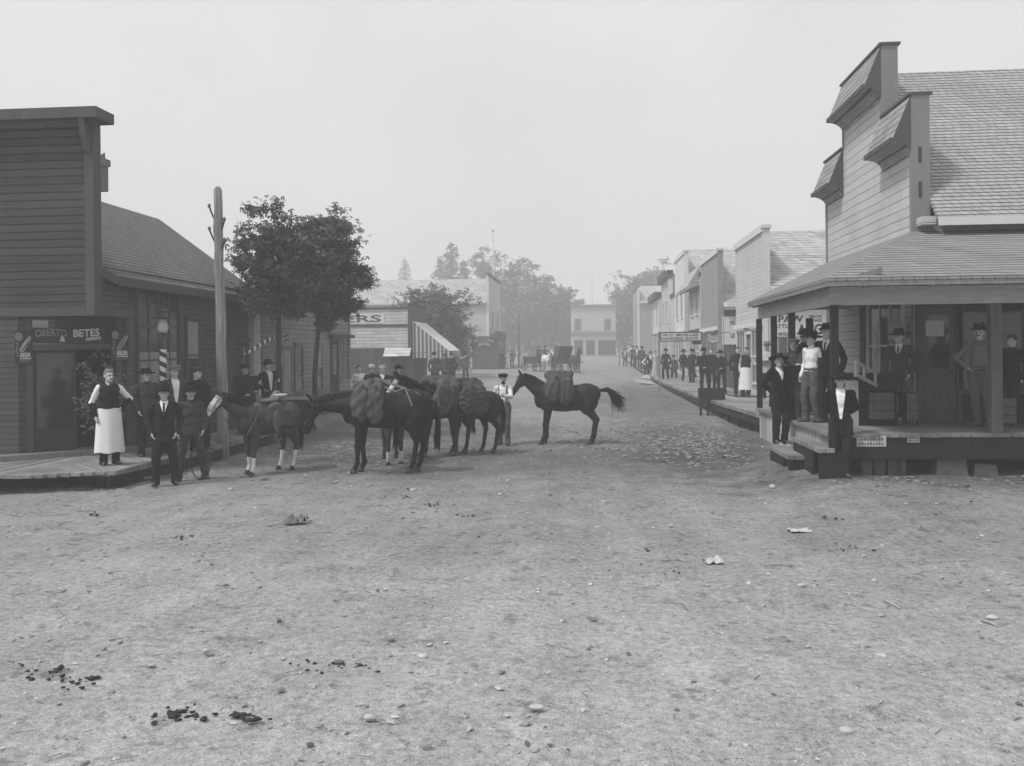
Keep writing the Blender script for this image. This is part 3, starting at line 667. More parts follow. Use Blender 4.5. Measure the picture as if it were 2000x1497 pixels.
# ------------------------------------------------------------ horses; built facing -X, withers about 1.5 m
def horse(label, p, rz=0, k=1.0, mat='horse_dark', poll=(-1.12,0,1.86), muzzle=(-1.52,0,1.50), fore=((-.50,.0),(-.44,.0)), hind=((.62,.0),(.52,.0)),
          socks=None, blaze=False, tail='down', group=None, vox=.016, mouthy=0, bridle=True, kind='horse', crest=True, twist=0):
    t = thing('horse', label, 'horse', tuple(p), rz, group); t.scale = (k,k,k)
    b = Blob()
    b.ell((-.08,0,1.12), (.64,.30,.335)); b.ell((-.47,0,1.15), (.27,.235,.345)); b.ell((.50,0,1.20), (.34,.265,.29)); b.ell((.24,0,1.10), (.42,.285,.295))
    b.cap((-.48,0,1.36), (-.22,0,1.36), .10, .11); b.cap((-.2,0,1.30), (.55,0,1.35), .12, .13); b.ell((.72,0,1.22), (.14,.17,.20)); b.ell((-.66,0,1.10), (.12,.19,.22))
    P, Z = Vector(poll), Vector(muzzle); nb = Vector((-.54,0,1.20)); nt_ = Vector((-.46,0,1.36))
    mid1 = nb.lerp(P,.5)+Vector((0,0,-.03)); mid2 = nt_.lerp(P,.5)+Vector((0,0,.06))
    b.chain([nb, mid1, P+Vector((.03,0,-.08))], [.20,.135,.085], flat=1, side=(0,1,0)); b.chain([nt_, mid2, P], [.11,.085,.068])
    d = (Z-P).normalized(); per = Vector((d.z,0,-d.x)) ; per = per if per.x > 0 or per.z < 0 else -per
    un = d.cross(Vector((0,1,0))).normalized()
    if un.dot(Vector((.5,0,-1))) < 0: un = -un        # towards the throat
    L = (Z-P).length
    b.cap(P, P+d*L*.45, .082, .072); b.cap(P+d*L*.4, Z, .070, .050); b.cap(P+d*L*.18+un*.085, P+d*L*.36+un*.075, .082, .068)
    b.cap(P+d*L*.4+un*.05, Z+un*.035-d*.02, .055, .036); b.ell(tuple(Z+un*.01-d*.01), (.052,.050,.050)); b.cap(P+un*.02,P+d*L*.3,.09,.07)
    for sx in (-1,1):
        b.ell(tuple(P+d*L*.26+Vector((0,sx*.062,0))), (.030,.022,.024))
        e0 = P-d*.01-un*.045+Vector((0,sx*.045,0)); b.cap(e0, e0-un*.075-d*.05+Vector((0,sx*.015,0)), .026, .034); b.cap(e0-un*.07-d*.045+Vector((0,sx*.015,0)), e0-un*.135-d*.08+Vector((.0,sx*.010,0)), .032, .012)
    hooves = []; ends = []
    for sy, (fx, lift) in zip((-1,1), fore):
        y = sy*.135; kx = -.47+(fx+.47)*.55
        b.ell((-.47,y*.95,1.05), (.17,.10,.25)); b.cap((-.47,y,1.0), (-.43+(fx+.47)*.1,y,.80), .13, .085)
        b.cap((-.43+(fx+.47)*.1,y,.86), (kx,y,.50), .105, .062); b.ell((kx-.008,y,.485), (.066,.058,.075))
        fet = Vector((fx-.0,y,.175+lift)); b.cap((kx,y,.47), fet, .050, .042); b.ell(tuple(fet), (.054,.048,.052)); hf = Vector((fx-.055,y,.055+lift)); b.cap(fet, hf, .044, .052)
        hooves.append(hf); ends.append(((kx,y,.47), fet, hf))
    for sy, (fx, lift) in zip((-1,1), hind):
        y = sy*.145; hx = fx+.065
        b.ell((.55,y*.85,1.08), (.25,.145,.31)); b.cap((.56,y*.9,1.02), (.50+(fx-.6)*.3,y*.95,.84), .165, .13); b.ell((.44,y*.95,.90), (.11,.085,.14)); b.cap((.50+(fx-.6)*.3,y,.88), (hx-.01,y,.60), .125, .066); b.ell((hx+.012,y,.575), (.060,.052,.085))
        fet = Vector((fx,y,.175+lift)); b.cap((hx,y,.56), fet, .055, .045); b.ell(tuple(fet), (.055,.050,.053)); hf = Vector((fx-.055,y,.055+lift)); b.cap(fet, hf, .046, .053)
        hooves.append(hf); ends.append(((hx,y,.56), fet, hf))
    me = b.mesh('body', vox, 6, .004, 3, int(p[0]*10)%97+3)
    if twist:      # turn head and neck sideways
        for v in me.vertices:
            f_ = min(1, max(0, (-.55-v.co.x)/.75)) if v.co.z > 1.0 or v.co.x < -.9 else 0; f_ *= min(1,max(0,(v.co.z-.95)/.25)) if v.co.x > -.9 else 1
            if f_ > 0: q = Matrix.Rotation(R(twist)*f_,3,'Z') @ (v.co-Vector((-.45,0,0))); v.co = q+Vector((-.45,0,0))
    ho = link('body', me, [mat, 'horse_white'], t)
    def tw(q):
        q = Vector(q)
        if twist and q.x < -.5: f_ = min(1,max(0,(-.55-q.x)/.75)); q = Matrix.Rotation(R(twist)*f_,3,'Z') @ (q-Vector((-.45,0,0)))+Vector((-.45,0,0))
        return q
    inv = []
    for f_ in me.polygons:
        c = f_.center; white = False
        if blaze:
            q = c if not twist else c
            ax = tw(P+d*L*.62); r_ = (c-ax)
            dd = (tw(Z)-tw(P)).normalized(); ta = (c-tw(P)).dot(dd); off = (c-tw(P))-dd*ta; wz = off.dot(un)
            if (.10 if blaze is True else .02)*L < ta < 1.1*L and off.length < .16 and (wz < (-.008 if blaze is True else .050)): white = True
        if socks and c.z < .42:
            for i, e_ in enumerate(ends):
                if socks[i] and abs(c.x-e_[1].x) < .16 and (c.y > 0) == (e_[1].y > 0): white = c.z < socks[i]
        if white and blaze and c.z > .6 and math.sin(c.x*57+c.z*41)*math.sin(c.z*73-c.y*60) > .55 and off.length > .07: white = False
        f_.material_index = 1 if white else 0
    for i, h in enumerate(hooves):
        m = MB(); m.lathe([(.058,-.055),(.056,-.03),(.044,.03),(.03,.035)], c=(h.x-.012,h.y,h.z), n=12, sx=1.15); m.build('hoof', 'hoof', t, smooth=True, local=True)
    # mane and forelock
    mb = MB(); rg = random.Random(int(abs(p[0])*100)+5)
    for i in range(70 if crest else 26):
        f_ = i/69 if crest else i/25*.4+.6; a = Vector((-.40,0,1.45)).lerp(P+Vector((.05,0,.06)), f_)+Vector((0,0,.03*math.sin(f_*math.pi)+.02))
        sy = -1 if rg.random() < .75 else 1; ln = .16+.10*rg.random()
        q1 = a+Vector((rg.uniform(-.03,.05), sy*.07, -.02)); q2 = q1+Vector((rg.uniform(-.02,.05), sy*.04, -ln))
        mb.tube([tw(a), tw(q1), tw(q2)], [.018,.016,.003], n=4)
    for i in range(8): a = P-un*.06+Vector((0,rg.uniform(-.03,.03),.02)); mb.tube([tw(a), tw(a+d*.10-un*.025), tw(a+d*.2-un*.005)], [.014,.012,.002], n=4)
    mb.build('mane', 'mane', t, smooth=True, local=True)
    mb = MB(); base = Vector((.84,0,1.30))
    for i in range(120 if tail == 'blown' else 60):
        if tail == 'blown': e1 = Vector((.19,rg.uniform(-.02,.02),.02)); w1 = rg.gauss(0,1); w2 = rg.gauss(0,1); e1 += Vector((0,0,.018*w2)); e2 = Vector((.34+.03*w1, rg.uniform(-.08,.08), -.11+.045*w2)); e3 = Vector((.50+.10*w1, rg.uniform(-.12,.12), -.36+.13*w2))
        else: e1 = Vector((.07,rg.uniform(-.02,.02),-.06)); e2 = Vector((.11+rg.uniform(-.04,.04), rg.uniform(-.07,.07), -.42)); e3 = Vector((.08+rg.uniform(-.06,.06), rg.uniform(-.07,.07), -.80+rg.uniform(-.16,.1)))
        mb.tube([base-Vector((.06,0,0)), base+e1, base+e2, base+e3], ([.020,.018,.010,.002] if tail == 'blown' else [.030,.030,.016,.003]), n=4)
    mb.build('tail', 'mane', t, smooth=True, local=True)
    if bridle:
        mb = MB(); ring = lambda c, r, ax: [tw(c+ax*math.cos(a)*r*1.05+Vector((0,1,0))*math.sin(a)*r) for a in [2*math.pi*i/14 for i in range(15)]]
        mb.tube(ring(P+d*L*.66+un*.02, .082, un), .008, n=5, caps=False); mb.tube(ring(P+d*L*.10+un*.035, .118, un), .008, n=5, caps=False)
        for sy in (-1,1): mb.tube([tw(P+d*L*.08+Vector((0,sy*.088,0))), tw(P+d*L*.66+un*.03+Vector((0,sy*.076,0)))], .008, n=5); 
        mb.build('bridle', 'leather', t, local=True)
    return t
def place_on(t, o):                       # things carried by a horse share its place and turn but stay things of their own
    o.location = t.location; o.rotation_euler = t.rotation_euler; o.scale = t.scale; ORG[o.name] = Vector(t.location); return o
def pack(t, label, x0=-.35, x1=.25, zt=1.62, zb=.98, mat='canvas', seed=1, ropes=True, lift=0, group='canvas packs on the horses'):
    o = place_on(t, thing('pack_load', label, 'pack', (0,0,0), 0, group))
    b = Blob(); xm = (x0+x1)/2; hw = (x1-x0)/2
    for sy in (-1,1):
        for xx, dz in ((xm-hw*.45,.02),(xm+hw*.45,-.03)):
            b.ell((xx, sy*.37, (zt-.10+zb)/2+dz), (hw*.62, .125, (zt-zb)/2)); b.cap((xx, sy*.30, zt-.10), (xx, sy*.40, zb+.08), .10, .085)
    b.cap((x0+.1,0,zt-.07+lift), (x1-.08,0,zt-.05), .14, .13); b.ell((xm,0,zt-.12), (hw*.95,.27,.13)); b.ell((xm-.05,0,zt-.02+lift*.5), (hw*.7,.16,.09))
    for sy in (-1,1): b.cap((x0+.06,sy*.12,zt-.06), (x0+.04,sy*.36,zb+.15), .06, .05); b.cap((x1-.06,sy*.12,zt-.06), (x1-.02,sy*.36,zb+.18), .06, .05)
    m = b.mesh('canvas_cover', .018, 3, .026, 6.5, seed, .45); link('canvas_cover', m, mat, o)
    if ropes:
        bv = BVHTree.FromPolygons([v.co.copy() for v in m.vertices], [tuple(q.vertices) for q in m.polygons]); mb = MB()
        for xr, sl in ((xm-.05,.10),(xm+.10,-.06)):
            path = []
            for i in range(25):
                a = math.pi*(-.12+1.24*i/24); dr = Vector((0, math.cos(a), math.sin(a))); h = bv.ray_cast(Vector((xr+sl*math.sin(a),0,1.25))+dr*1.2, -dr)
                if h[0] is not None: path.append(h[0]+dr*.006)
            if len(path) > 3: mb.tube(path, .011, n=5)
        mb.build('lashing_rope', 'leather' if mat == 'canvas' else 'canvas', o, local=True)
    return o
# ------------------------------------------------------------ the setting
M['wood_box'] = plain('wood_box', .09, .4, 4, bump=.4, stretch=(3,3,.4))
def ground():
    xs = np.concatenate([np.linspace(-400,-30,12), np.linspace(-29,-10.2,40), np.linspace(-10,10,310), np.linspace(10.2,29,40), np.linspace(30,400,12)])
    ys = np.concatenate([np.linspace(-60,0,10), np.linspace(.5,3.8,8), np.linspace(4,20,250), np.linspace(20.1,60,160), np.linspace(62,140,40), np.linspace(150,600,16)])
    def vn(x, y, sc, seed):
        rg = np.random.default_rng(seed); T = rg.uniform(-1,1,(256,256)); u, v_ = x/sc+500, y/sc+500; i, j = np.floor(u).astype(int), np.floor(v_).astype(int); a, b = sst(u-i), sst(v_-j)
        g = lambda p, q: T[p%256, q%256]
        return (g(i,j)*(1-a)+g(i+1,j)*a)*(1-b)+(g(i,j+1)*(1-a)+g(i+1,j+1)*a)*b
    X, Y = np.meshgrid(xs, ys); Z = np.interp(Y, [22,85,131,400], [0,.6,1.3,1.3]) + bank(X, Y)
    near = np.clip((60-np.abs(Y-20))/60,0,1)*(np.abs(X)<29)
    Z = Z + near*(.012*np.sin(X*1.9+np.sin(Y*.7)*2)*np.sin(Y*1.3+X*.4) + .008*np.sin(X*4.1+Y*2.3) - .012)
    fade = np.clip((45-Y)/25,0,1)*(np.abs(X)<20)*(Y>-5)
    Z = Z + fade*(.007*vn(X,Y,.9,1)+.008*vn(X,Y,.32,2)+.0065*vn(X,Y,.15,3) - .010*np.clip(vn(X,Y,.24,4)-.45,0,1)*2)
    n = len(xs); v = np.stack([X.ravel(), Y.ravel(), Z.ravel()], 1)
    f = [(j*n+i, j*n+i+1, (j+1)*n+i+1, (j+1)*n+i) for j in range(len(ys)-1) for i in range(n-1)]
    me = bpy.data.meshes.new('ground'); me.from_pydata(v.tolist(), [], f); me.update(); me.polygons.foreach_set('use_smooth',[True]*len(f))
    o = link('ground', me, 'dirt'); o['kind'] = 'structure'
ground()
def ob(mb, O, u, n, a0, a1, b0, b1, c0, c1):
    """box in a wall's own frame: a along the wall, b up, c out of the wall"""
    O, u, n = Vector(O), Vector(u).normalized(), Vector(n).normalized(); z = Vector((0,0,1))
    P = [O+u*a+z*b+n*c for c in (c0,c1) for b in (b0,b1) for a in (a0,a1)]
    mb.add(P, [(0,2,3,1),(4,5,7,6),(0,1,5,4),(1,3,7,5),(3,2,6,7),(2,0,4,6)])
def window(parent, O, u, n, w, h, cols=2, rows=2, fw=.09, mat='dark_trim', gmat='glass', curtain=None, name='window', head=True, mw=.03):
    m = MB()
    ob(m,O,u,n,-fw,0,-.02,h+fw,-.02,.05); ob(m,O,u,n,w,w+fw,-.02,h+fw,-.02,.05); ob(m,O,u,n,0,w,h,h+fw,-.02,.047)
    ob(m,O,u,n,-fw-.03,w+fw+.03,-.09,-.02,-.02,.09)
    if head: ob(m,O,u,n,-fw-.04,w+fw+.04,h+fw,h+fw+.05,-.02,.11)
    for i in range(1,cols): ob(m,O,u,n,w*i/cols-mw/2,w*i/cols+mw/2,0,h,.0,.032)
    for j in range(1,rows): ob(m,O,u,n,0,w,h*j/rows-mw/2,h*j/rows+mw/2,.0,.036)
    f = m.build(name, mat, parent)
    g = MB(); ob(g,O,u,n,0,w,0,h,.004,.014); g.build('pane', gmat, f)
    if curtain:
        g = MB(); a0,a1,b0,b1 = curtain; ob(g,O,u,n,w*a0,w*a1,h*b0,h*b1,.015,.020); g.build('curtain', 'curtain', f)
    return f
def door(parent, O, u, n, w, h, mat='wood_dark', glassy=True, fw=.1, trim='dark_trim'):
    m = MB(); ob(m,O,u,n,-fw,0,0,h+fw,-.02,.05); ob(m,O,u,n,w,w+fw,0,h+fw,-.02,.05); ob(m,O,u,n,0,w,h,h+fw,-.02,.047); m.build('door_frame', trim, parent)
    m = MB(); ob(m,O,u,n,.01,w-.01,.02,h-.01,.0,.02); ob(m,O,u,n,.08,w-.08,.15,h*.42,.02,.03); d = m.build('door', mat, parent)
    m = MB(); 
    if glassy: ob(m,O,u,n,.12,w-.12,h*.47,h-.14,.021,.026); m.build('pane', 'glass', d)
    m = MB(); m.lathe([(.001,-.03),(.03,-.015),(.03,.015),(.001,.03)], c=Vector(O)+Vector(u).normalized()*(w-.09)+Vector(n).normalized()*.06+Vector((0,0,h*.44)), n=8); m.build('handle', 'iron', d, smooth=True)
    return d
Z3 = Vector((0,0,1)); UX = Vector((1,0,0)); UY = Vector((0,1,0))
# ------------------------------------------------------------ the shingled corner store on the right, with its porch
XH = 6.0; DZ = .88
pN = atX(1783,437,XH); pFar = atX(1615,500,XH); YN, YF = pN.y, pFar.y; YM = (YN+YF)/2
zLow = atX(1778,190,XH).z; pa = atX(1722,91,XH); pb = atX(1646,172,XH); zHigh = pa.z; ya, yb = pa.y, pb.y
zEave = 2.3+(678-433)/103.; 
H = thing('corner_store', 'big clapboard store on the right corner with stepped false front, shingled hoods and wraparound porch', 'store', (XH,YN,0))
BX = 19.0
m = MB(); m.ext([(XH,YN,.55),(XH,YF,.55),(XH,YF,zLow),(XH,yb,zLow),(XH,yb,zHigh),(XH,ya,zHigh),(XH,ya,zLow),(XH,YN,zLow)], (.30,0,0)); m.build('false_front', 'hotel_siding', H)
m = MB()   # corner boards and the plain returns of the parapet that face us
m.box(XH-.02,XH+.31,YN-.022,YN-.002,3.9,zLow+.02); m.box(XH-.02,XH+.31,ya-.022,ya-.002,zLow,zHigh+.02)
m.box(XH-.024,XH-.002,YN-.02,YN+.10,.9,zLow-.9); m.box(XH-.024,XH-.002,YF-.10,YF+.02,.9,zLow-.9); m.box(XH-.024,XH-.002,ya-.02,ya+.08,zLow,zHigh-.9); m.box(XH-.024,XH-.002,yb-.08,yb+.02,zLow,zHigh-.9)
m.build('corner_board', plain('corner_board', .20, .15, 3, stretch=(1,1,.3)), H)
m = MB(); m.box(XH-.06,XH+.36,YN-.05,ya+.0,zLow+.02,zLow+.07); m.box(XH-.06,XH+.36,ya-.06,yb+.06,zHigh+.02,zHigh+.07); m.box(XH-.06,XH+.36,yb+.0,YF+.05,zLow+.02,zLow+.07)
m.build('parapet_cap', 'dark_trim', H)
def hood(y0, y1, zt):
    m = MB(); n = 7; prof = [(XH-.03,zt),(XH-.36,zt-.80),(XH-.36,zt-.84)] + [(XH-.36+.35*math.sin(math.pi/2*i/n), zt-.84-.26*(1-math.cos(math.pi/2*i/n))) for i in range(1,n+1)]
    m.ext([(x,y0,z) for x,z in prof]+[(XH-.003,y0,zt-.4)], (0,y1-y0,0)); h = m.build('hood', 'hood_siding', H)
    for yy in (y0-.012, y1+.001):
        m = MB(); m.ext([(x,yy,z) for x,z in prof]+[(XH-.003,yy,zt-.4)], (0,.011,0)); m.build('hood_end', 'dark_trim', h)
    m = MB(); m.beam((XH-.375,y0,zt-.80),(XH-.375,y1,zt-.80),.03,.09); m.build('hood_lip', 'dark_trim', h)
hood(YN,ya-.02,zLow); hood(ya,yb,zHigh); hood(yb+.02,YF,zLow)
for z0 in (zLow-1.9, zLow-1.25): m = MB(); m.box(XH+.10,XH+.16,YN-.03,YN-.023,z0,z0+.3); m.build('vent_slot', 'iron', H)
zR = 2.3+(678-160)/86.0
# camera side wall: shade put into the colour, duller above, near-black under the porch
m = MB(); m.ext([(XH+.30,YN+.02,.55),(BX,YN+.02,.55),(BX,YN+.02,zEave+.02),(XH+.30,YN+.02,zEave+.02)], (0,.2,0)); m.build('side_wall', 'shaded_siding', H)
m = MB(); m.box(XH+.31,BX,YN-.006,YN+.015,DZ,3.6); m.build('porch_shaded_wall', 'porch_shade', H)
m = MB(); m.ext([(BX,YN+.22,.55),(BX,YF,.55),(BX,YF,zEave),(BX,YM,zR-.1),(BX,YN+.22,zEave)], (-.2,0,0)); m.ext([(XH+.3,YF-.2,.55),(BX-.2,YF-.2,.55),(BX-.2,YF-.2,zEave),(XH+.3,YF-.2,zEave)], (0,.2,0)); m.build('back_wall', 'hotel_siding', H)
sl = (zR-zEave)/(YM-YN)
ye = YN-.42; zeo = zEave-.02
m = MB(); m.ext([(XH+.31,ye,zeo),(XH+.31,YM,zR),(XH+.31,YM,zR-.12),(XH+.31,ye,zeo-.12)], (BX-XH,0,0)); m.ext([(XH+.31,YM,zR),(XH+.31,YF+.42,zeo),(XH+.31,YF+.42,zeo-.12),(XH+.31,YM,zR-.12)], (BX-XH,0,0)); r = m.build('roof', 'shingle', H)
m = MB(); m.box(XH+.30,BX+.3,ye-.03,ye-.002,zeo-.16,zeo-.01); m.build('eave_board', 'white_smooth', r)
m = MB(); m.box(XH+.05,XH+.30,ye+.1,YN-.03,zeo-.12,zeo+.03); m.build('eave_return', 'hotel_siding', r)
# porch roof: hip around the corner
XE, ZE, ZT = 3.68, 3.39, 4.46; YE = atS(1615,543,(1615-1155)/3.68).y; YE2 = atX(1460,591,3.68).y
m = MB(); t_ = Vector((0,0,-.07))
A,B,C,D = (XE,YE,ZE),(XE,YE2,ZE),(XH-.01,YF,ZT),(XH-.01,YN,ZT)
E2,F2 = (BX,YE,ZE),(BX,YN,ZT)
m.add([A,B,C,D],[(0,1,2,3)]); m.add([A,D,F2,E2],[(0,1,2,3)]); m.add([Vector(q)+t_ for q in (A,B,C,D)],[(3,2,1,0)]); m.add([Vector(q)+t_ for q in (A,D,F2,E2)],[(3,2,1,0)])
m.add([A,B,Vector(B)+t_,Vector(A)+t_],[(3,2,1,0)]); m.add([A,E2,Vector(E2)+t_,Vector(A)+t_],[(0,1,2,3)]); m.add([B,C,Vector(C)+t_,Vector(B)+t_],[(3,2,1,0)])
pr = m.build('porch_roof', 'shingle_low', H)
m = MB(); m.beam((XE+.02,YE,ZE-.10),(XE+.02,YE2,ZE-.10),.03,.06); m.beam((XE,YE+.02,ZE-.10),(BX,YE+.02,ZE-.10),.03,.06); m.build('eave_strip', 'wood', pr)
XB = 4.0; YB = atS(1639,580,118).y
m = MB(); m.box(XB-.05,XB+.05,YB,YE2+.25,3.00,3.30); m.box(XB+.05,BX,YB,YB+.10,3.00,3.30); m.box(XB,XH-.02,YE2+.15,YE2+.25,3.20,3.36); m.build('porch_beam', 'wood_beam', H)
for i in range(16):
    y = YE+.12+i*(YE2-YE)/16; m = MB(); m.beam((XE+.05,y,ZE-.115),(XB+.55,y,ZE+.12),.05,.09); m.build('rafter_tail', 'wood', pr)
for i in range(12):
    x = XE+.6+i*1.02; m = MB(); m.beam((x,YE+.05,ZE-.12),(x,YE+1.1,ZE+.18),.055,.09); m.build('rafter_tail', 'wood', pr)
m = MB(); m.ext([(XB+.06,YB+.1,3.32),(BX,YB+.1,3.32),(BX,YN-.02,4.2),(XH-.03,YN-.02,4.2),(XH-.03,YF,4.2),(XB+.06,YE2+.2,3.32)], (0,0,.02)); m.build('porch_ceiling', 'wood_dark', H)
for px, py in ((1484,793),(1513,806),(1548,819)):
    q = atX(px, py, XB); m = MB(); m.box(XB-.06,XB+.06,q.y-.06,q.y+.06,DZ,3.0); m.build('porch_post', 'wood_dark', H)
m = MB(); m.box(XB-.05,XB+.07,YB-.05,YB+.07,DZ,3.0); m.build('porch_post', 'wood_dark', H)
q = atY(1582, 800, YE2+.2); m = MB(); m.box(q.x-.07,q.x+.07,YE2+.10,YE2+.24,DZ,3.0); m.build('porch_post', 'wood_dark', H)
q = atY(1943, 840, YB+.1); m = MB(); m.box(q.x-.09,q.x+.09,YB,YB+.16,DZ,3.0); m.build('porch_post', 'wood_box', H)
# deck
YD = YB-.10; YD2 = YE2+.30
m = MB(); rj = random.Random(2); xq = XB-.10
while xq < BX: m.box(xq+.003, xq+.157, YD+rj.uniform(-.02,.03), YN+.0, DZ-.06+rj.uniform(-.004,.004), DZ+rj.uniform(-.005,.003)); xq += .16
if True: m.box(XB-.10,XH,YN+.0,YD2,DZ-.06,DZ-.001); m.build('porch_deck', 'deck_plank', H)
m = MB(); m.box(XB-.02,XB+.03,YD+.45,YD2,.02,DZ-.065); m.box(XB-.02,XH,YD2-.04,YD2,.02,DZ-.065); m.build('porch_skirt', 'skirt', H)
m = MB(); m.box(XB-.04,BX,YD+.04,YD+.14,DZ-.42,DZ-.065); m.build('porch_joist', 'wood_dark', H)
m = MB(); m.box(XB+.05,BX,YN-.4,YN-.3,-.05,DZ-.07); m.build('under_deck_dark', 'interior', H)  # near-black sheet standing in for the darkness under the deck
m = MB(); 
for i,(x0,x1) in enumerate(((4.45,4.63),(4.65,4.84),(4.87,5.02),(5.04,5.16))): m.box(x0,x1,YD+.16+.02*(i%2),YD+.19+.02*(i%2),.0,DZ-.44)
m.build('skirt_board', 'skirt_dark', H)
for px0,px1,pt,pb_ in ((1827,1879,880,922),(1900,1940,905,926)):
    q0, q1 = atY(px0,pb_,YD+.3), atY(px1,pb_,YD+.3); zt_ = atY(px0,pt,YD+.3).z; m = MB()
    m.add([(q0.x-.05,YD+.15,-.02),(q1.x+.06,YD+.12,-.02),(q1.x+.04,YD+.55,-.02),(q0.x,YD+.55,-.02),(q0.x,YD+.2,zt_),(q1.x,YD+.18,zt_-.02),(q1.x-.02,YD+.5,zt_),(q0.x+.05,YD+.5,zt_)],[(3,2,1,0),(4,5,6,7),(0,1,5,4),(1,2,6,5),(2,3,7,6),(3,0,4,7)])
    if pt < 890: m.box((q0.x+q1.x)/2-.16,(q0.x+q1.x)/2+.14,YD+.2,YD+.45,zt_-.03,DZ-.42)
    m.build('foundation_block', 'stone_dark', H)
m = MB(); m.box(8.0,9.2,YD+.6,YD+.7,.32,.42); m.build('floor_joist', 'wood_dark', H)
# steps on the street side
for i,(x0,x1,dp0,dp1,zt_) in enumerate(((3.40,3.74,16.0,17.7,.42),(3.66,3.92,14.95,16.9,.66))):
    t = MB(); t.box(x0,x1,dp0,dp1,zt_-.07,zt_); t.build('step_tread', 'wood_light', H) if False else t.build('step_tread', 'deck', H)
    t = MB(); t.box(x0+.02,XB+.1,dp0+.03,dp0+.08,.0,zt_-.072); t.box(x0+.02,x0+.06,dp0+.5,dp1-.05,.0,zt_-.072); t.box(x0+.02,XB+.1,dp1-.08,dp1-.03,.0,zt_-.072); t.build('step_riser', 'wood_dark', H)
# ground floor on the porch: street side window, wall under it, door and panels facing us
def onXH(px, py): return atX(px, py, XH)
y1_, y0_ = atX(1700,600,XH).y, atX(1764,600,XH).y
window(H, (XH,y1_,1.45), -UY, -UX, y1_-y0_, 1.75, 3, 2, .09, 'white_smooth', 'glass', mw=.05)
m = MB(); m.box(XH-.03,XH-.005,atX(1690,600,XH).y-.0,atX(1681,600,XH).y,DZ,3.3); m.build('corner_board', 'dark_trim', H)
xd0, xd1 = atY(1800,700,YN).x, atY(1866,700,YN).x
door(H, (xd0,YN-.006,DZ), UX, -UY, xd1-xd0, 2.15, 'wood_box', True)
m = MB(); a_, b_ = atY(1806,627,YN), atY(1842,657,YN); m.box(a_.x,b_.x,YN-.05,YN-.045,b_.z,a_.z); solo_notice = m
window(H, (atY(1880,700,YN).x,YN-.006,1.5), UX, -UY, 1.6, 1.6, 3, 1, .09, 'dark_trim', 'glass')
window(H, (10.6,YN-.006,1.5), UX, -UY, 1.6, 1.6, 3, 1, .09, 'dark_trim', 'glass')
m = MB(); m.box(XH+.02,XH+.30,YN-.03,YN-.01,DZ,3.9); m.build('corner_board', 'dark_trim', H)
o = solo(solo_notice, 'notice', 'paper', 'pale blank notice hung in the door of the corner store porch', 'notice')
m = MB(); a_, b_ = atX(1742,632,XH), atX(1778,662,XH); m.box(XH-.075,XH-.07,b_.y,a_.y,b_.z,a_.z)

o = solo(m, 'notice', 'paper', 'pale paper notice on the wall behind the man with the dark hat on the porch', 'notice')
# two bills nailed to the porch joist
for (px0,py0,px1,py1,lab) in ((1674,852,1732,873,'larger white paper bill nailed under the porch edge'),(1773,852,1797,865,'smaller white paper bill nailed under the porch edge')):
    a_, b_ = atY(px0,py0,YD), atY(px1,py1,YD); e = thing('paper_bill', lab, 'poster', ((a_.x+b_.x)/2,YD,b_.z)); m = MB(); m.box(a_.x,b_.x,YD+.026,YD+.032,b_.z,a_.z); m.build('sheet', 'paper', e)
    m = MB(); hgt = a_.z-b_.z; w_ = b_.x-a_.x
    for i in range(5): m.lathe([(.012,0),(.012,.003)], c=(0,0,0), n=4) if False else None
    for i in range(2):
        for j in range(9 if px0 < 1700 else 5):
            n_ = 9 if px0 < 1700 else 5; x = a_.x+w_*(.07+.86*j/n_); z = b_.z+hgt*(.16+.40*(1-i)); m.box(x, x+w_*.86/n_*.62, YD+.022, YD+.026, z, z+hgt*(.13+.06*((j*7+i)%3)))
    m.build('print', 'ink_mid', e)
# crates, bench and showcase on the porch
def crate(px0,px1,py0,py1,Y,lab,dep=.4,mat='wood',rz=0,nm='crate',slats=3):
    a_, b_ = atY(px0,py0,Y), atY(px1,py1,Y); e = thing(nm, lab, nm.replace('_',' '), ((a_.x+b_.x)/2,Y,b_.z)); h = a_.z-b_.z
    m = MB(); m.box(a_.x,b_.x,Y+.02,Y+dep,b_.z,a_.z-.005); m.build('box_body', 'wood_dark', e)
    for i in range(slats): m = MB(); m.box(a_.x-.005,b_.x+.005,Y-.002,Y+.02,b_.z+h*i/slats+.008,b_.z+h*(i+1)/slats-.008); m.build('slat', mat, e)
    return e
crate(1699,1746,767,820,YN-.75,'low wooden crate standing under the porch showcase',.5,'wood_box')
crate(1772,1794,767,820,YN-.75,'narrow wooden crate behind the legs of the man on the porch',.5,'wood_box')
e = thing('display_rack', 'tilted open wooden rack with pale slats beside the porch window', 'rack', (5.0,YN-1.0,DZ))
c0, c1 = atS(1671,707,112), atS(1712,728,108); d_ = Vector((c1.x-c0.x, c1.y-c0.y, c1.z-c0.z))
for k_, dz in enumerate((0,-.22)):
    m = MB(); m.beam(c0+Vector((0,0,dz)), c1+Vector((0,0,dz-.02)), .03, .06); m.build('slat', 'wood_light', e)
for f_ in (0,.4,.95): m = MB(); p_ = c0.lerp(c1,f_); m.box(p_.x-.02,p_.x+.02,p_.y-.0,p_.y+.04,p_.z-.26,p_.z+.02); m.build('upright', 'wood_light', e)
m = MB(); m.box(c0.x+.02,c1.x+.45,c1.y+.05,c1.y+.55,c1.z-.32,c1.z-.02); m.build('case', 'wood_dark', e)
m = MB(); m.box(c0.x+.02,c1.x+.35,c1.y+.03,c1.y+.5,DZ,c1.z-.32); m.build('stand', 'interior', e)
m = MB(); m.box(c0.x+.0,c0.x+.22,c1.y-.02,c1.y+.02,DZ,c0.z-.35); m.build('end_board', 'wood_light', e)
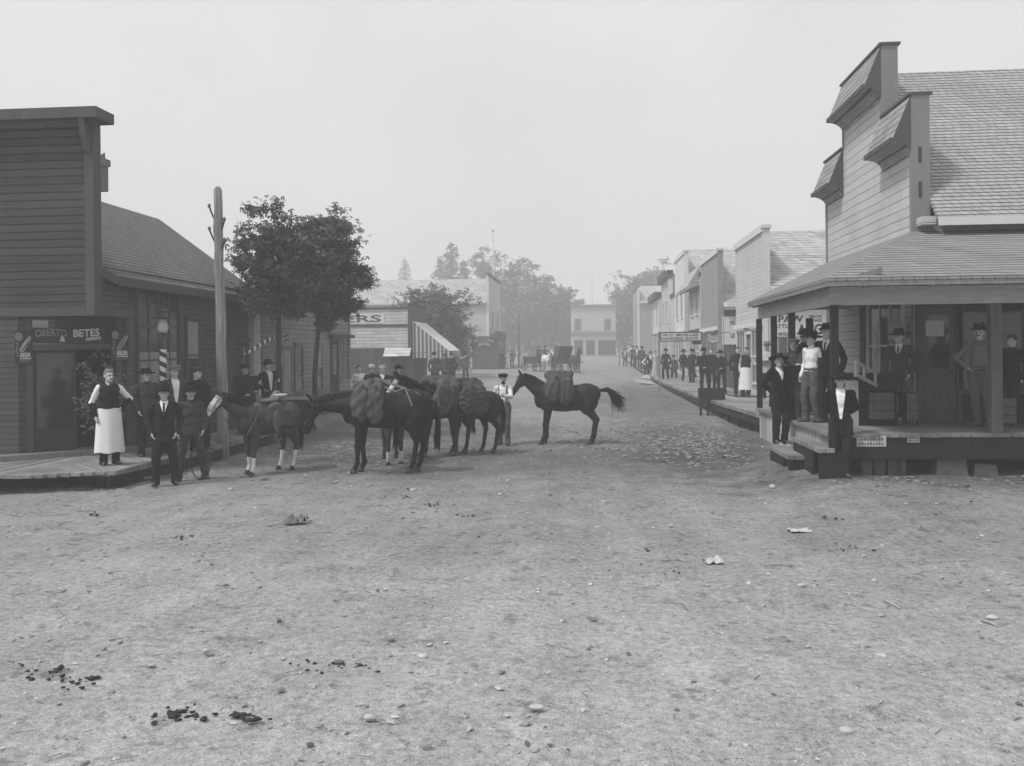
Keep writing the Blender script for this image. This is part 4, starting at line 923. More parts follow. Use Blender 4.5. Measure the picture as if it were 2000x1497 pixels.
e = crate(1953,1985,778,828,YB+.6,'boxy wooden bench by the last porch post at the right edge',.6,'wood_box')
# ------------------------------------------------------------ the row of stores beyond it
def store(name, label, sd, X, yn, yf, zt, ze, zr, depth, fm, sm, rm, trim='white_smooth', cap=.12, cap_m='dark_trim', feats=True, thick=.22, gm='glass', awn=None, zb=None, cat='store', upper=True):
    """sd=+1 on the right of the street, -1 on the left; false front towards the street, gable roof behind it"""
    zb = gz(yn)-.1 if zb is None else zb; o = thing(name, label, cat, (X,yn,zb)); X2 = X+sd*depth; ym = (yn+yf)/2
    m = MB(); m.ext([(X,yn,zb),(X,yf,zb),(X,yf,zt),(X,yn,zt)], (sd*thick,0,0)); m.build('false_front', fm, o)
    m = MB(); x0_, x1_ = sorted((X-sd*.03, X+sd*(thick+.02))); m.box(x0_-.05,x1_+.05,yn-.10,yf+.10,zt,zt+cap); m.box(min(X-sd*.08,X),max(X-sd*.08,X),yn-.05,yf+.05,zt-.14,zt-.005); m.build('cornice', cap_m, o)
    m = MB(); m.box(x0_,x1_,yn-.025,yn-.003,zb,zt-.005); m.build('corner_board', trim, o)
    m = MB(); m.ext([(X+sd*thick,yn+.02,zb),(X2,yn+.02,zb),(X2,yn+.02,ze),(X+sd*thick,yn+.02,ze)], (0,.15,0)); m.ext([(X+sd*thick,yf-.17,zb),(X2,yf-.17,zb),(X2,yf-.17,ze),(X+sd*thick,yf-.17,ze)], (0,.15,0))
    m.ext([(X2,yn+.17,zb),(X2,yf-.17,zb),(X2,yf-.17,ze),(X2,ym,zr-.1),(X2,yn+.17,ze)], (-sd*.12,0,0)); m.build('side_wall', sm, o)
    m = MB(); xa = X+sd*(thick+.01); L = sd*(depth-thick+.3)
    if zr > ze+.05:
        m.ext([(xa,yn-.3,ze-.02),(xa,ym,zr),(xa,ym,zr-.1),(xa,yn-.3,ze-.14)], (L,0,0)); m.ext([(xa,ym,zr),(xa,yf+.3,ze-.02),(xa,yf+.3,ze-.14),(xa,ym,zr-.1)], (L,0,0))
        r = m.build('roof', rm, o); m = MB(); m.box(min(xa,xa+L),max(xa,xa+L),yn-.33,yn-.302,ze-.17,ze-.0); m.build('eave_board', trim, r)
    else: m.box(min(xa,xa+L),max(xa,xa+L),yn,yf,ze,ze+.1); m.build('roof', rm, o)
    if feats:
        w_ = yf-yn; n = Vector((-sd,0,0)); u = Vector((0,-sd,0)); z0 = gz(yn)+.45; hgt = min(2.3, zt-z0-.8)
        def at(f_, z): return (X-sd*.0, yn+w_*f_ if sd < 0 else yn+w_*f_, z)
        for a_, b_ in ((.08,.36),(.62,.92)):
            O = (X, yn+w_*(b_ if sd > 0 else a_), z0+.5); window(o, O, u, n, w_*(b_-a_), hgt-.4, 3, 2, .09, trim, gm, mw=.05)
        O = (X, yn+w_*(.56 if sd > 0 else .42), z0); door(o, O, u, n, w_*.14+.2, hgt, 'wood_dark', True, trim=trim)
        if zt-z0 > 5.5 and upper:
            for a_ in (.2,.65): O = (X, yn+w_*(a_+.15 if sd > 0 else a_), z0+3.6); window(o, O, u, n, w_*.13+.1, 1.5, 1, 2, .09, trim, gm)
        m = MB(); m.box(min(X,X-sd*.12),max(X,X-sd*.12),yn,yf,z0+hgt+.25,z0+hgt+.42); m.build('shop_cornice', cap_m, o)
    return o
XR = 6.1
def yX(px, X=XR): return atX(px, 680, X).y
def zX(px, py, X=XR): return atX(px, py, X).z
yn, yf = yX(1492), yX(1438); zt = zX(1494,443)
s1 = store('white_store', 'white clapboard store with circus poster on its near wall', 1, XR, yn, yf, zt, 2.3+(681-575)/52, 2.3+(681-459)/49., 12, 'white_siding', 'white_vert', 'shingle_far', cap_m='white_smooth', upper=False)
# tall white trim, door and the pipe on its corner
m = MB(); m.box(XR+.1,XR+.14,yn-.06,yn-.02,.6,3.9); m.build('drain_pipe', 'white_smooth', s1)
yn2, yf2 = yX(1404), yX(1370)
s2 = store('grey_store', 'plain grey false front store beside the white clapboard one', 1, XR, yn2, yf2, zX(1404,488), 2.3+(681.5-597)/42., 2.3+(681.5-492)/39., 11, 'grey_siding', 'vert_boards', 'shingle_far', trim='grey_siding', cap_m='white_smooth', upper=False)
yn3, yf3 = yX(1369), yX(1347)
s3 = store('hooded_store', 'narrow store with sloping shingled hood over its upper front', 1, XR, yn3, yf3, zX(1369,535), zX(1369,560), zX(1369,545), 10, 'white_siding', 'grey_siding', 'shingle_far')
m = MB(); zt3 = zX(1369,524); m.ext([(XR+.0,yn3,zt3+.2),(XR-.75,yn3,zt3-1.0),(XR-.7,yn3,zt3-1.15),(XR-.001,yn3,zt3-.9)], (0,yf3-yn3,0)); m.build('shingled_hood', 'shingle_far', s3)
yn4, yf4 = yX(1345), yX(1325)
s4 = store('tall_white_store', 'tall smooth white false front store halfway along the right side', 1, XR-.2, yn4, yf4, zX(1345,483,XR-.2), 2.3+(682-560)/30., 2.3+(682-490)/29., 12, 'white_smooth', 'white_siding', 'shingle_far', cap_m='white_smooth')
yn5, yf5 = yX(1325), yX(1311)
s5 = store('low_white_store', 'low pale store with lapped boards between the tall white and the dark cornice fronts', 1, XR, yn5+.3, yf5, zX(1325,570), zX(1325,590), zX(1325,578), 9, 'white_siding', 'white_siding', 'shingle_far')
yn6, yf6 = yX(1307), yX(1293)
s6 = store('bracketed_store', 'two storey store with dark projecting cornice and narrow upper windows', 1, XR, yn6, yf6, zX(1307,535), zX(1307,536), zX(1307,536), 12, 'white_siding', 'grey_siding', 'shingle_grey', cap=.35, thick=.3)
m = MB(); m.box(XR-.38,XR+.3,yn6-.1,yf6+.2,zX(1307,540)-.1,zX(1307,535)+.3); m.build('cornice_shelf', 'dark_trim', s6)
yn7, yf7 = yX(1290), yX(1277)
s7 = store('small_cornice_store', 'smaller store with curved dark cornice beyond the two storey one', 1, XR-.1, yn7, yf7, zX(1290,577,XR-.1), zX(1290,580,XR-.1), zX(1290,580,XR-.1), 12, 'white_smooth', 'grey_siding', 'shingle_grey', cap=.3)
m = MB(); m.box(XR-.55,XR+.1,yn7-.1,yf7+.2,zX(1290,580)-.1,zX(1290,574)+.2); m.build('cornice_shelf', 'dark_trim', s7)
yn8, yf8 = yX(1246,5.8), yX(1237,5.8)
s8 = store('far_gabled_store', 'farthest store on the right with a gable roof and tall white front edge', 1, 5.8, yn8, yf8, zX(1246,560,5.8), 2.3+(683-597)/14.5, 2.3+(683-568)/13.8, 12, 'grey_siding', 'grey_siding', 'shingle_far', feats=False)
# signs on those stores
def sign(name, label, O, u, n, w, h, mat, lines, tm='ink', border=None, cat='sign', th=.03, arc=0, group=None):
    """lines: (text, x fraction, y fraction, w fraction, h fraction)"""
    O = Vector(O); e = thing(name, label, cat, O, 0, group); m = MB(); ob(m,O,u,n,0,w,0,h,0,th); m.build('board', mat, e)
    if border:
        m = MB(); bw = border[1]; ob(m,O,u,n,-bw,w+bw,h,h+bw,-.005,th+.012); ob(m,O,u,n,-bw,w+bw,-bw,0,-.005,th+.012); ob(m,O,u,n,-bw,0,0,h,-.005,th+.012); ob(m,O,u,n,w,w+bw,0,h,-.005,th+.012); m.build('frame', border[0], e)
    m = MB(); right = Vector(u).normalized(); nn = right.cross(Z3); off = (th+.004)*(1 if nn.dot(Vector(n)) > 0 else -1)
    for (tx, fx, fy, fw_, fh_) in lines: put_text(m, tx, O+right*w*fx+Z3*h*fy, right, Z3, w*fw_, h*fh_, off, arc=arc)
    m.build('lettering', tm, e); return e
# circus poster on the near wall of the white store
a_, b_ = atY(1497,573,yn), atY(1617,657,yn); w_, h_ = b_.x-a_.x, a_.z-b_.z
sign('circus_poster', 'large white circus poster seen between the porch posts', (a_.x,yn+.015,b_.z), UX, -UY, w_, h_, 'sign_white',
     [('4',.01,.32,.09,.16),('PAW',.19,.32,.41,.16),('SHOWS',.63,.32,.27,.075),('BROS',.70,.42,.20,.065),('SEATTLE',.02,.195,.38,.09),('2',.02,.02,.08,.155),('MONDAY',.19,.02,.21,.08),('AUG',.50,.04,.41,.245),], 'ink', cat='poster')
m = MB(); a2, b2 = atY(1520,659,yn), atY(1538,760,yn); m.box(a2.x,b2.x,yn-.02,yn+.012,.7,a2.z); m.build('plank_door', 'vert_boards', s1)
a_, b_ = atY(1412,621,yn2), atY(1452,671,yn2)
sign('shop_signboard', 'big white framed signboard on the near wall of the grey store', (a_.x,yn2+.015,b_.z), UX, -UY, b_.x-a_.x, a_.z-b_.z, 'sign_white', [('PR',.34,.70,.26,.17),('I',.56,.47,.03,.11),('GE',.34,.20,.24,.19)], 'ink_mid', border=('white_paint',.05))
m = MB()
# harness shop sign on its post at the boardwalk edge
sp_ = atS(1290,764,39.0); e_s = 39.0
def near(px, py): return atY(px, py, sp_.y)
a_, b_ = near(1291,651), near(1369,665)
hs = sign('harness_sign', 'framed white HARNESS SHOP sign hung from a post at the boardwalk edge', (a_.x,sp_.y,b_.z), UX, -UY, b_.x-a_.x, a_.z-b_.z, 'sign_white', [('W.C. MUELLER',.03,.56,.92,.30),('HARNESS SHOP.',.03,.08,.92,.36)], 'ink', border=('wood_dark',.05))
m = MB(); m.box(a_.x-.14,a_.x-.055,sp_.y-.04,sp_.y+.05,gz(sp_.y)-.1,a_.z+.06); m.build('sign_post', 'wood', hs)
m = MB(); q0, q1 = near(1353,667), near(1371,673); m.box(q0.x,q1.x,sp_.y+.3,sp_.y+.33,q1.z,q0.z); solo(m,'hanging_board','sign_dark','small dark board hanging just below the harness sign','sign')
c_ = atS(1393,663,44); e = thing('oval_sign', 'oval white sign on a bracket between the grey store and harness sign', 'sign', c_)
m = MB(); m.lathe([(.0,-.02),(.20,-.02),(.20,.02),(.0,.02)], c=(0,0,0), n=24); m.v = [(c_.x+x*1.1, c_.y+z, c_.z+y*.85) for x,y,z in m.v]; m.build('board', 'sign_white', e)
m = MB(); [m.box(c_.x-.13+i*.045,c_.x-.10+i*.045,c_.y-.027,c_.y-.021,c_.z-.03+.006*(i%2),c_.z+.035-.01*(i%3)) for i in range(6)]; m.tube([(c_.x+.17*math.cos(a)*1.1,c_.y-.028,c_.z+.17*math.sin(a)*.85) for a in [2*math.pi*i/24 for i in range(25)]], .008, n=4, caps=False); m.build('lettering', 'ink_mid', e)
m = MB(); m.beam((c_.x-.05,c_.y,c_.z+.18),(c_.x-.05,c_.y,c_.z+.26),.15,.06,up=(1,0,0)); m.beam((c_.x-.1,c_.y,c_.z+.26),(XR,c_.y,c_.z+.30),.03,.03); m.build('bracket', 'iron', e)
# ------------------------------------------------------------ boardwalks
def walk(name, label, pts_edge, xin, zf, th=.10, mat='walk', skirt='wood_dark'):
    e = thing(name, label, 'boardwalk', (pts_edge[0][0],pts_edge[0][1],0)); m = MB()
    for (xa,ya_),(xb,yb_) in zip(pts_edge[:-1],pts_edge[1:]):
        za, zb_ = zf(ya_), zf(yb_)
        P = [(xa,ya_,za),(xin,ya_,za),(xin,yb_,zb_),(xb,yb_,zb_)]; m.add(P+[(x,y,z-th) for x,y,z in P], [(3,2,1,0) if xin < xa else (0,1,2,3),(4,5,6,7),(0,1,5,4),(1,2,6,5),(2,3,7,6),(3,0,4,7)])
    m.build('planks', mat, e); m = MB()
    sg = .08 if xin > pts_edge[0][0] else -.08
    for (xa,ya_),(xb,yb_) in zip(pts_edge[:-1],pts_edge[1:]): m.beam((xa+sg,ya_,zf(ya_)-th-.1),(xb+sg,yb_,zf(yb_)-th-.1),.08,.2)
    y = pts_edge[0][1]+.4
    while y < pts_edge[-1][1]: m.box(pts_edge[0][0]+sg*2-.05,pts_edge[0][0]+sg*2+.05,y,y+.12,gz(y)-.1,zf(y)-th-.1); y += 1.9
    m.build('stringer', skirt, e); return e
zfr = lambda y: float(np.interp(y, [21,26,33,50,75,131], [.72,.66,.55,.58,.80,1.5]))
eR = [(4.05,YD2+.02),(4.0,24.8),(3.95,33),(3.75,46),(3.7,52),(3.9,80),(4.2,128)]
walk('boardwalk', 'long plank boardwalk running along the stores on the right', eR, XR-.02, zfr)
zfl = lambda y: float(np.interp(y, [14,30,60], [.31,.36,.5]))
XL = -9.4
pc = atX(183,507,XL); YA = pc.y; YC = atX(262,700,XL).y
YL0 = atZ(215,920,.31).y
eL = [(-8.2,YL0),(-8.05,16.4),(-8.05,20),(-8.1,24)]
walk('boardwalk', 'plank boardwalk along the dark saloon on the left, from its corner on', eL, XL+.02, zfl)
CAx = XL-1.56; m = MB(); q = atZ(34,929,.31); m.ext([(q.x-2.5,q.y-.1,.31),(q.x,q.y,.31),(-8.21,YL0,.31),(XL+.01,YL0+.001,.31),(XL+.01,YC,.31),(-10.9,YA,.31),(q.x-2.5,YA,.31)], (0,0,-.10)); m.build
e = thing('corner_platform', 'weathered plank platform before the chamfered saloon entrance', 'platform', (q.x,q.y,0)); m = MB(); rj = random.Random(4); xq = q.x-2.5
while xq < XL+1.2:
    yf_ = q.y+(YL0-q.y)*max(0,(xq-q.x))/(-8.21-q.x); yb = YA+.02 if xq < CAx else YA+.02+(YC-YA)*min(1,(xq-CAx)/(XL-CAx))
    if xq > XL-.02: yb = YC
    m.box(xq+.004, xq+.166, yf_+rj.uniform(-.03,.04), yb, .25+rj.uniform(-.01,.01), .31+rj.uniform(-.008,.006)); xq += .17
m.build('planks', 'plank', e)
m = MB(); m.beam((q.x-2.5,q.y+.09,.17),(-9.3,YL0+.10,.16),.08,.14); m.beam((-9.2,YL0+.13,.16),(-8.3,YL0+.10,.18),.08,.12); m.box(-8.5,-8.38,YL0+.05,YL0+.16,-.1,.2); m.box(-9.6,-9.5,YL0+.05,YL0+.2,-.1,.2); m.box(-10.7,-10.6,YL0+.05,YL0+.2,-.1,.2); m.build('stringer', 'wood_dark', e)
# ------------------------------------------------------------ dark corner saloon on the left
zS = 3.05; zTop = atX(183,240,XL).z+.02
A_ = thing('corner_saloon', 'dark clapboard saloon on the left with tall false front and cut-off corner entrance', 'saloon', (XL,YA,0))
YB_ = atX(500,680,XL).y; zE = 2.3+(694-527)/103.; XW = -17
m = MB(); m.box(XW,XL,YA,YA+.22,zS,zTop); m.build('false_front', 'dark_siding', A_)
m = MB(); m.box(XL-.16,XL+.02,YA-.024,YA-.002,zS,zTop); m.box(XL+.002,XL+.024,YA-.02,YA+.24,zS,zTop); m.box(XW,XL-.17,YA-.024,YA-.002,zS,zS+.16); m.box(XL+.002,XL+.022,YA+.25,YC,zS,zS+.17); m.build('corner_board', 'dark_trim', A_)
m = MB(); m.box(XW,XL+.24,YA-.30,YA+.35,zTop,zTop+.20); m.box(XW,XL+.10,YA-.12,YA-.025,zTop-.12,zTop-.001); cn = m.build('cornice', 'dark_trim', A_)
for k_ in range(3): m = MB(); m.ext([(XL-.02-k_*1.9,YA-.03,zTop-.12),(XL-.02-k_*1.9,YA-.26,zTop-.01),(XL-.02-k_*1.9,YA-.20,zTop-.30),(XL-.02-k_*1.9,YA-.06,zTop-.62),(XL-.02-k_*1.9,YA-.03,zTop-.62)], (-.12,0,0)); m.build('bracket', 'dark_trim', cn)
m = MB(); m.ext([(XL,YA+.22,zS),(XL,YC,zS),(XL,YC,.26),(XL,YB_,.26),(XL,YB_,zE+.1),(XL,YA+.22,zE+.1)], (-.2,0,0)); m.build('street_wall', 'dark_siding_narrow', A_)
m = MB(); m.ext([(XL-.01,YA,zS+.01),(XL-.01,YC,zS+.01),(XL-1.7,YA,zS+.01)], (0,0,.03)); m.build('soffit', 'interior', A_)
zRd = 2.3+(694-388)/78.; XRd = XL-3.05; xe = XL+.22; kz = (zRd-zE)/(abs(XRd-XL)); 
m = MB(); yE0 = YA+.5
z0e = zE-kz*.22*0+.03
m.add([(XL+.01,YA+.22,zE+.02),(xe,yE0,z0e-.14),(xe,YB_+.5,z0e-.14),(XRd,YB_+.5,zRd),(XRd,YA+.22,zRd)], [(0,1,2,3,4)]); m.add([(XL+.01,YA+.22,zE-.10),(xe,yE0,z0e-.26),(xe,YB_+.5,z0e-.26),(XRd,YB_+.5,zRd-.12),(XRd,YA+.22,zRd-.12)], [(4,3,2,1,0)])
m.add([(xe,YB_+.5,z0e-.14),(xe,YB_+.5,z0e-.26),(XRd,YB_+.5,zRd-.12),(XRd,YB_+.5,zRd)],[(0,1,2,3)])
m.add([(XRd,YA+.22,zRd),(XRd,YB_+.5,zRd),(XRd-3.2,YB_+.5,zE),(XRd-3.2,YA+.22,zE)], [(0,1,2,3)]); rf = m.build('roof', 'shingle_grey', A_)
m = MB(); m.beam((XL+.02,YA+.24,zE-.03),(xe+.01,yE0,z0e-.21),.03,.17); m.beam((xe+.015,yE0,z0e-.22),(xe+.015,YB_+.5,z0e-.22),.03,.17); m.build('eave_board', 'dark_trim', rf)
m = MB(); m.ext([(XL-.2,YB_-.15,.2),(XRd-3,YB_-.15,.2),(XRd-3,YB_-.15,zE),(XRd,YB_-.15,zRd-.15),(XL-.2,YB_-.15,zE)], (0,.12,0)); m.build('rear_wall', 'dark_siding_narrow', A_)
m = MB(); q = atS(196,340,92); m.box(q.x-.30,q.x-.02,q.y,q.y+.35,zRd-.4,q.z+.36); m.box(q.x-.33,q.x+.02,q.y-.03,q.y+.38,q.z+.22,q.z+.36); m.build('chimney', 'stone_dark', rf)
m = MB(); m.ext([(q.x-.02,q.y-.05,q.z+.36),(q.x+.13,q.y-.05,q.z+.44),(q.x+.15,q.y-.05,q.z+.16),(q.x+.0,q.y-.05,q.z+.20)], (0,.01,0)); solo(m,'torn_cloth','cloth_grey','torn pale rag blowing from the chimney behind the saloon front','rag')
# chamfered corner
CA = Vector((XL-1.56,YA+.02,0)); CB = Vector((XL-.0,YC,0)); uC = (CB-CA).normalized(); nC = Vector((uC.y,-uC.x,0)); LC = (CB-CA).length
def fc_(px):   # fraction along the chamfer of a photo column
    d = ray(px,700); P0 = Vector((CA.x,CA.y)); U = Vector((uC.x,uC.y)); D = Vector((d.x,d.y)); det = D.x*(-U.y)+U.x*D.y
    t_ = (P0.x*(-U.y)+U.x*P0.y)/det; return ((D*t_)-P0).dot(U)
def zC(px, py):
    s_ = fc_(px); P = CA+uC*s_; d = ray(px,py); return CZ + d.z*(math.hypot(P.x,P.y)/math.hypot(d.x,d.y))
m = MB(); ob(m,CA,uC,nC,0,fc_(64),.25,zS,-.12,.0); ob(m,CA,uC,nC,fc_(224),LC,.25,zS,-.12,.0); ob(m,CA,uC,nC,fc_(64),fc_(224),zC(150,640)+.15,zS,-.12,.0); m.build('corner_wall', 'dark_siding_narrow', A_)
m = MB(); 
for p0,p1 in ((50,63),(226,237),(246,262)): ob(m,CA,uC,nC,fc_(p0),fc_(p1),.3,zS,.002,.045)
ob(m,CA,uC,nC,fc_(64),fc_(226),zC(150,670)-.12,zC(150,670)-.03,.0,.06); m.build('door_casing', 'dark_trim', A_)
m = MB(); ob(m,CA,uC,nC,-.35,LC+.02,.30,.42,-.05,.26); m.build('door_sill', 'wood', A_)
m = MB(); ob(m,CA,uC,nC,fc_(66),fc_(150),.42,zC(110,672)-.12,-.10,-.06); dd_ = m.build('door', 'sign_dark', A_)
m = MB(); ob(m,CA,uC,nC,fc_(72),fc_(144),zC(110,838),zC(110,690),-.06,-.05); m.build('pane', 'glass', dd_)
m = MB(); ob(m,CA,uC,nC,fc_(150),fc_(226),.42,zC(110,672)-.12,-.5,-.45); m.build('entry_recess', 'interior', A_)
m = MB(); m.box(XW,CA.x+.02,YA+.01,YA+.2,.2,zS); m.build('lower_wall', 'dark_siding_narrow', A_)
# transom sign and the two beer signs
z0_, z1_ = zC(150,671), zC(150,641); f0, f1 = fc_(63), fc_(201)
tr = thing('transom_sign', 'dim painted name board over the corner entrance', 'sign', CA+uC*f0+Z3*z0_)
m = MB(); ob(m,CA,uC,nC,f0,f1,z0_,z1_,.046,.07); m.build('board', 'sign_dark', tr)
m = MB(); w_ = f1-f0; hh = z1_-z0_; right, nn = uC, uC.cross(Z3)
put_text(m,'OBERTO',CA+uC*(f0+w_*.03)+Z3*(z0_+hh*.36),uC,Z3,w_*.44,hh*.5,.074,arc=.03); m.build('lettering', 'chalk_dim', tr)
m = MB(); put_text(m,'&',CA+uC*(f0+w_*.37)+Z3*(z0_+hh*.10),uC,Z3,w_*.08,hh*.34,.076); put_text(m,'BETES',CA+uC*(f0+w_*.56)+Z3*(z0_+hh*.38),uC,Z3,w_*.38,hh*.5,.074,slant=.03)
put_text(m,'mmm',CA+uC*(f0+w_*.74)+Z3*(z0_+hh*.14),uC,Z3,w_*.22,hh*.22,.074,slant=.03); m.build('bright_lettering', 'chalk', tr)
for (p0,p1,t0,t1,lab) in ((28,61,648,711,'dark BEER sign with a slanting bottle, left of the saloon entrance'),(216,250,645,706,'dark BEER sign with a slanting bottle, right of the saloon entrance')):
    f0, f1 = fc_(p0), fc_(p1); z0_, z1_ = zC((p0+p1)/2,t1), zC((p0+p1)/2,t0); w_, hh = f1-f0, z1_-z0_
    e = thing('beer_sign', lab, 'sign', CA+uC*f0+Z3*z0_); m = MB(); ob(m,CA,uC,nC,f0,f1,z0_,z1_,.05,.075); m.build('board', 'sign_dark', e)
    Q = lambda a,b,c=.082: CA+uC*(f0+w_*a)+nC*c+Z3*(z0_+hh*b)
    m = MB(); put_text(m,'BEER',CA+uC*(f0+w_*.30)+Z3*(z0_+hh*.20),uC,Z3,w_*.64,hh*.14,.08); m.beam(Q(.28,.16),Q(.96,.16),.02,.006,up=nC); m.build('lettering', 'chalk', e)
    m = MB(); put_text(m,'DRAUGHT',CA+uC*(f0+w_*.26)+Z3*(z0_+hh*.05),uC,Z3,w_*.66,hh*.07,.08); m.tube([Q(.05,.62),Q(.14,.66),Q(.16,.52),Q(.06,.40),Q(.16,.34),Q(.14,.22),Q(.05,.24)], .012, n=5); m.tube([Q(.30,.38),Q(.60,.60),Q(.80,.78),Q(.90,.86)], [.03,.05,.02,.014], n=6); m.build('bottle_picture', 'chalk_dim', e)
    m = MB(); m.tube([Q(.42,.36),Q(.70,.55),Q(.92,.80)], .010, n=5); m.build('highlight_stroke', 'chalk', e)
    m = MB(); 
    c_ = Q(.22,.84,.078); m.add([c_+uC*(.07*math.cos(a))+Z3*(.085*math.sin(a)) for a in [2*math.pi*i/16 for i in range(16)]], [tuple(range(16))]); m.build('medallion', 'chalk_dim', e)
# openings on the street wall
def wx(parent, X, p0, t0, p1, t1, cols, rows, cur=None, mat='dark_trim', gm='glass', n=1, **k):
    a, b = atX(p0,(t0+t1)/2,X), atX(p1,(t0+t1)/2,X); zt_, zb_ = atX((p0+p1)/2,t0,X).z, atX((p0+p1)/2,t1,X).z
    return window(parent, (X, a.y, zb_), (b-a), (n,0,0), abs(b.y-a.y), zt_-zb_, cols, rows, .08, mat, gm, cur, **k)
wx(A_, XL, 268, 572, 347, 770, 4, 3, None, 'dark_trim', 'glass', head=False, mw=.04)
m = MB(); a, b = atX(270,700,XL), atX(343,700,XL); m.box(XL+.016,XL+.022,a.y,b.y,.62,2.35); m.build('curtain', 'curtain', A_)
wx(A_, XL, 364, 628, 386, 760, 1, 2, (0,1,.45,1), 'dark_trim')
m = MB(); O = atX(470,760,XL); door(A_, (XL,O.y,.42), UY, UX, atX(490,700,XL).y-O.y, 2.2, 'wood_dark', True)
# ------------------------------------------------------------ second left building
B_ = thing('plank_store', 'paler clapboard store behind the maple trees, next to the dark saloon', 'store', (XL,YB_,0))
YB2 = atX(683,650,XL).y; zB = 2.3+(688-608)/50.2; zBn = zB+.25
m = MB(); m.ext([(XL-.02,YB_+.52,.26),(XL-.02,YB2,.26),(XL-.02,YB2,zB),(XL-.02,YB_+.52,zB)], (-.2,0,0)); m.box(XL-9,XL-.22,YB2-.2,YB2,.1,zB); m.box(XL-9,XL-.22,YB_+.6,YB_+.7,.1,zB-.1); m.build('street_wall', 'mid_siding', B_)
m = MB(); m.box(XL-.3,XL+.14,YB_+.5,YB2+.06,zB,zB+.10); m.box(XL-.02,XL+.03,YB2-.14,YB2,.3,zB); m.build('cornice', 'mid_siding', B_)
m = MB(); m.box(XL-9,XL-.28,YB_+.5,YB2,zB-.1,zB+.02); m.build('roof', 'shingle_grey', B_)
a, b = atX(489,700,XL+.05), atX(502,700,XL+.05); m = MB(); m.box(XL+.0,XL+.16,a.y,b.y,.3,3.5); m.build('pilaster', plain('pilaster_paint', .42, .3, 5), B_)
m = MB(); a, b = atX(640,655,XL), atX(684,655,XL); zc_ = atX(662,660,XL).z; m.box(XL,XL+.18,a.y,b.y+.05,zc_,zc_+.12); m.build('shop_cornice', 'dark_trim', B_)
wx(B_, XL, 576, 678, 590, 762, 1, 2, None, 'mid_siding'); wx(B_, XL, 617, 678, 628, 756, 1, 2, (0,1,.5,1), 'mid_siding'); wx(B_, XL, 551, 683, 567, 765, 1, 1, (0,1,0,1), 'mid_siding'); wx(B_, XL, 662, 662, 680, 740, 4, 2, None, 'mid_siding', head=False, mw=.06)
O = atX(648,760,XL); door(B_, (XL,O.y,.42), UY, UX, atX(658,700,XL).y-O.y, 2.3, 'wood_dark', True)
m = MB(); a, b = atX(661,750,XL), atX(681,750,XL); m.box(XL,XL+.05,a.y,b.y,.4,atX(670,742,XL).z); m.build('stall_riser', 'mid_siding', B_)
# posters and barber poles
a, b = atX(550,660,XL+.9), atX(568,660,XL+.9); q = atS(551,673,72); q2 = atS(568,645,72)
m = MB(); m.box(q.x,q2.x,q.y,q.y+.02,q.z,q2.z); e = thing('hanging_poster','white framed poster hanging beside the nearer maple trunk','poster',q); m.build('sheet','paper',e)
m = MB(); [m.beam((q.x+.04,q.y-.003,q.z+.08+k*.12),(q.x+.19,q.y-.003,q.z+.14+k*.12),.004,.04) for k in range(2)]; m.build('lettering','ink_mid',e)
q = atS(533,715,70); m = MB(); m.box(q.x,q.x+.27,q.y,q.y+.02,q.z,q.z+.34); e = thing('wall_poster','small pale bill on the wall behind the man in the bowler hat','poster',q); m.build('sheet','paper',e)
m = MB()
for i in range(5): m.box(q.x+.03,q.x+.23,q.y-.006,q.y-.002,q.z+.04+i*.058,q.z+.065+i*.058)
m.build('lettering','ink_mid',e)
bp = atS(319,757,97); bt = atS(316,683,97); e = thing('barber_pole', 'upright striped barber pole topped by a lantern before the saloon window', 'barber pole', (bp.x,bp.y,.31))
m = MB(); m.tube([(0,0,.0),(0,0,.5)], .085, n=12); m.build('base_post', 'wood_dark', e, local=True)
m = MB(); m.lathe([(.068,.5),(.068,bt.z-.31)], n=20); m.build('striped_shaft', 'barber', e, smooth=False, local=True)
zt_ = bt.z-.31; m = MB(); m.lathe([(.07,zt_),(.09,zt_+.03),(.05,zt_+.07),(.035,zt_+.10),(.035,zt_+.34)], n=16); m.build('finial', 'iron', e, smooth=True, local=True)
zl = zt_+.34; m = MB(); m.lathe([(.085,zl),(.09,zl+.02),(.115,zl+.08),(.075,zl+.28)], n=8); m.build('lantern_glass', 'cloth_pale', e, smooth=True, local=True)
m = MB(); m.lathe([(.20,zl+.29),(.205,zl+.305),(.10,zl+.33),(.105,zl+.43),(.12,zl+.45),(.09,zl+.47),(.001,zl+.475)], n=20); m.build('lantern_cap', 'iron', e, smooth=True, local=True)
c0, c1 = atS(478,693,76), atS(535,658,73); e = thing('barber_pole', 'slanting striped barber pole fixed high on the wall by the pale pilaster', 'barber pole', c0)
dd = (c1-c0); L_ = dd.length; m = MB(); m.lathe([(.001,0),(.03,.01),(.055,L_*.3),(.055,L_*.8),(.03,L_-.01),(.001,L_)], n=16); o_ = m.build('striped_shaft', 'barber', e, smooth=True, local=True); o_.rotation_euler = dd.to_track_quat('Z','Y').to_euler()
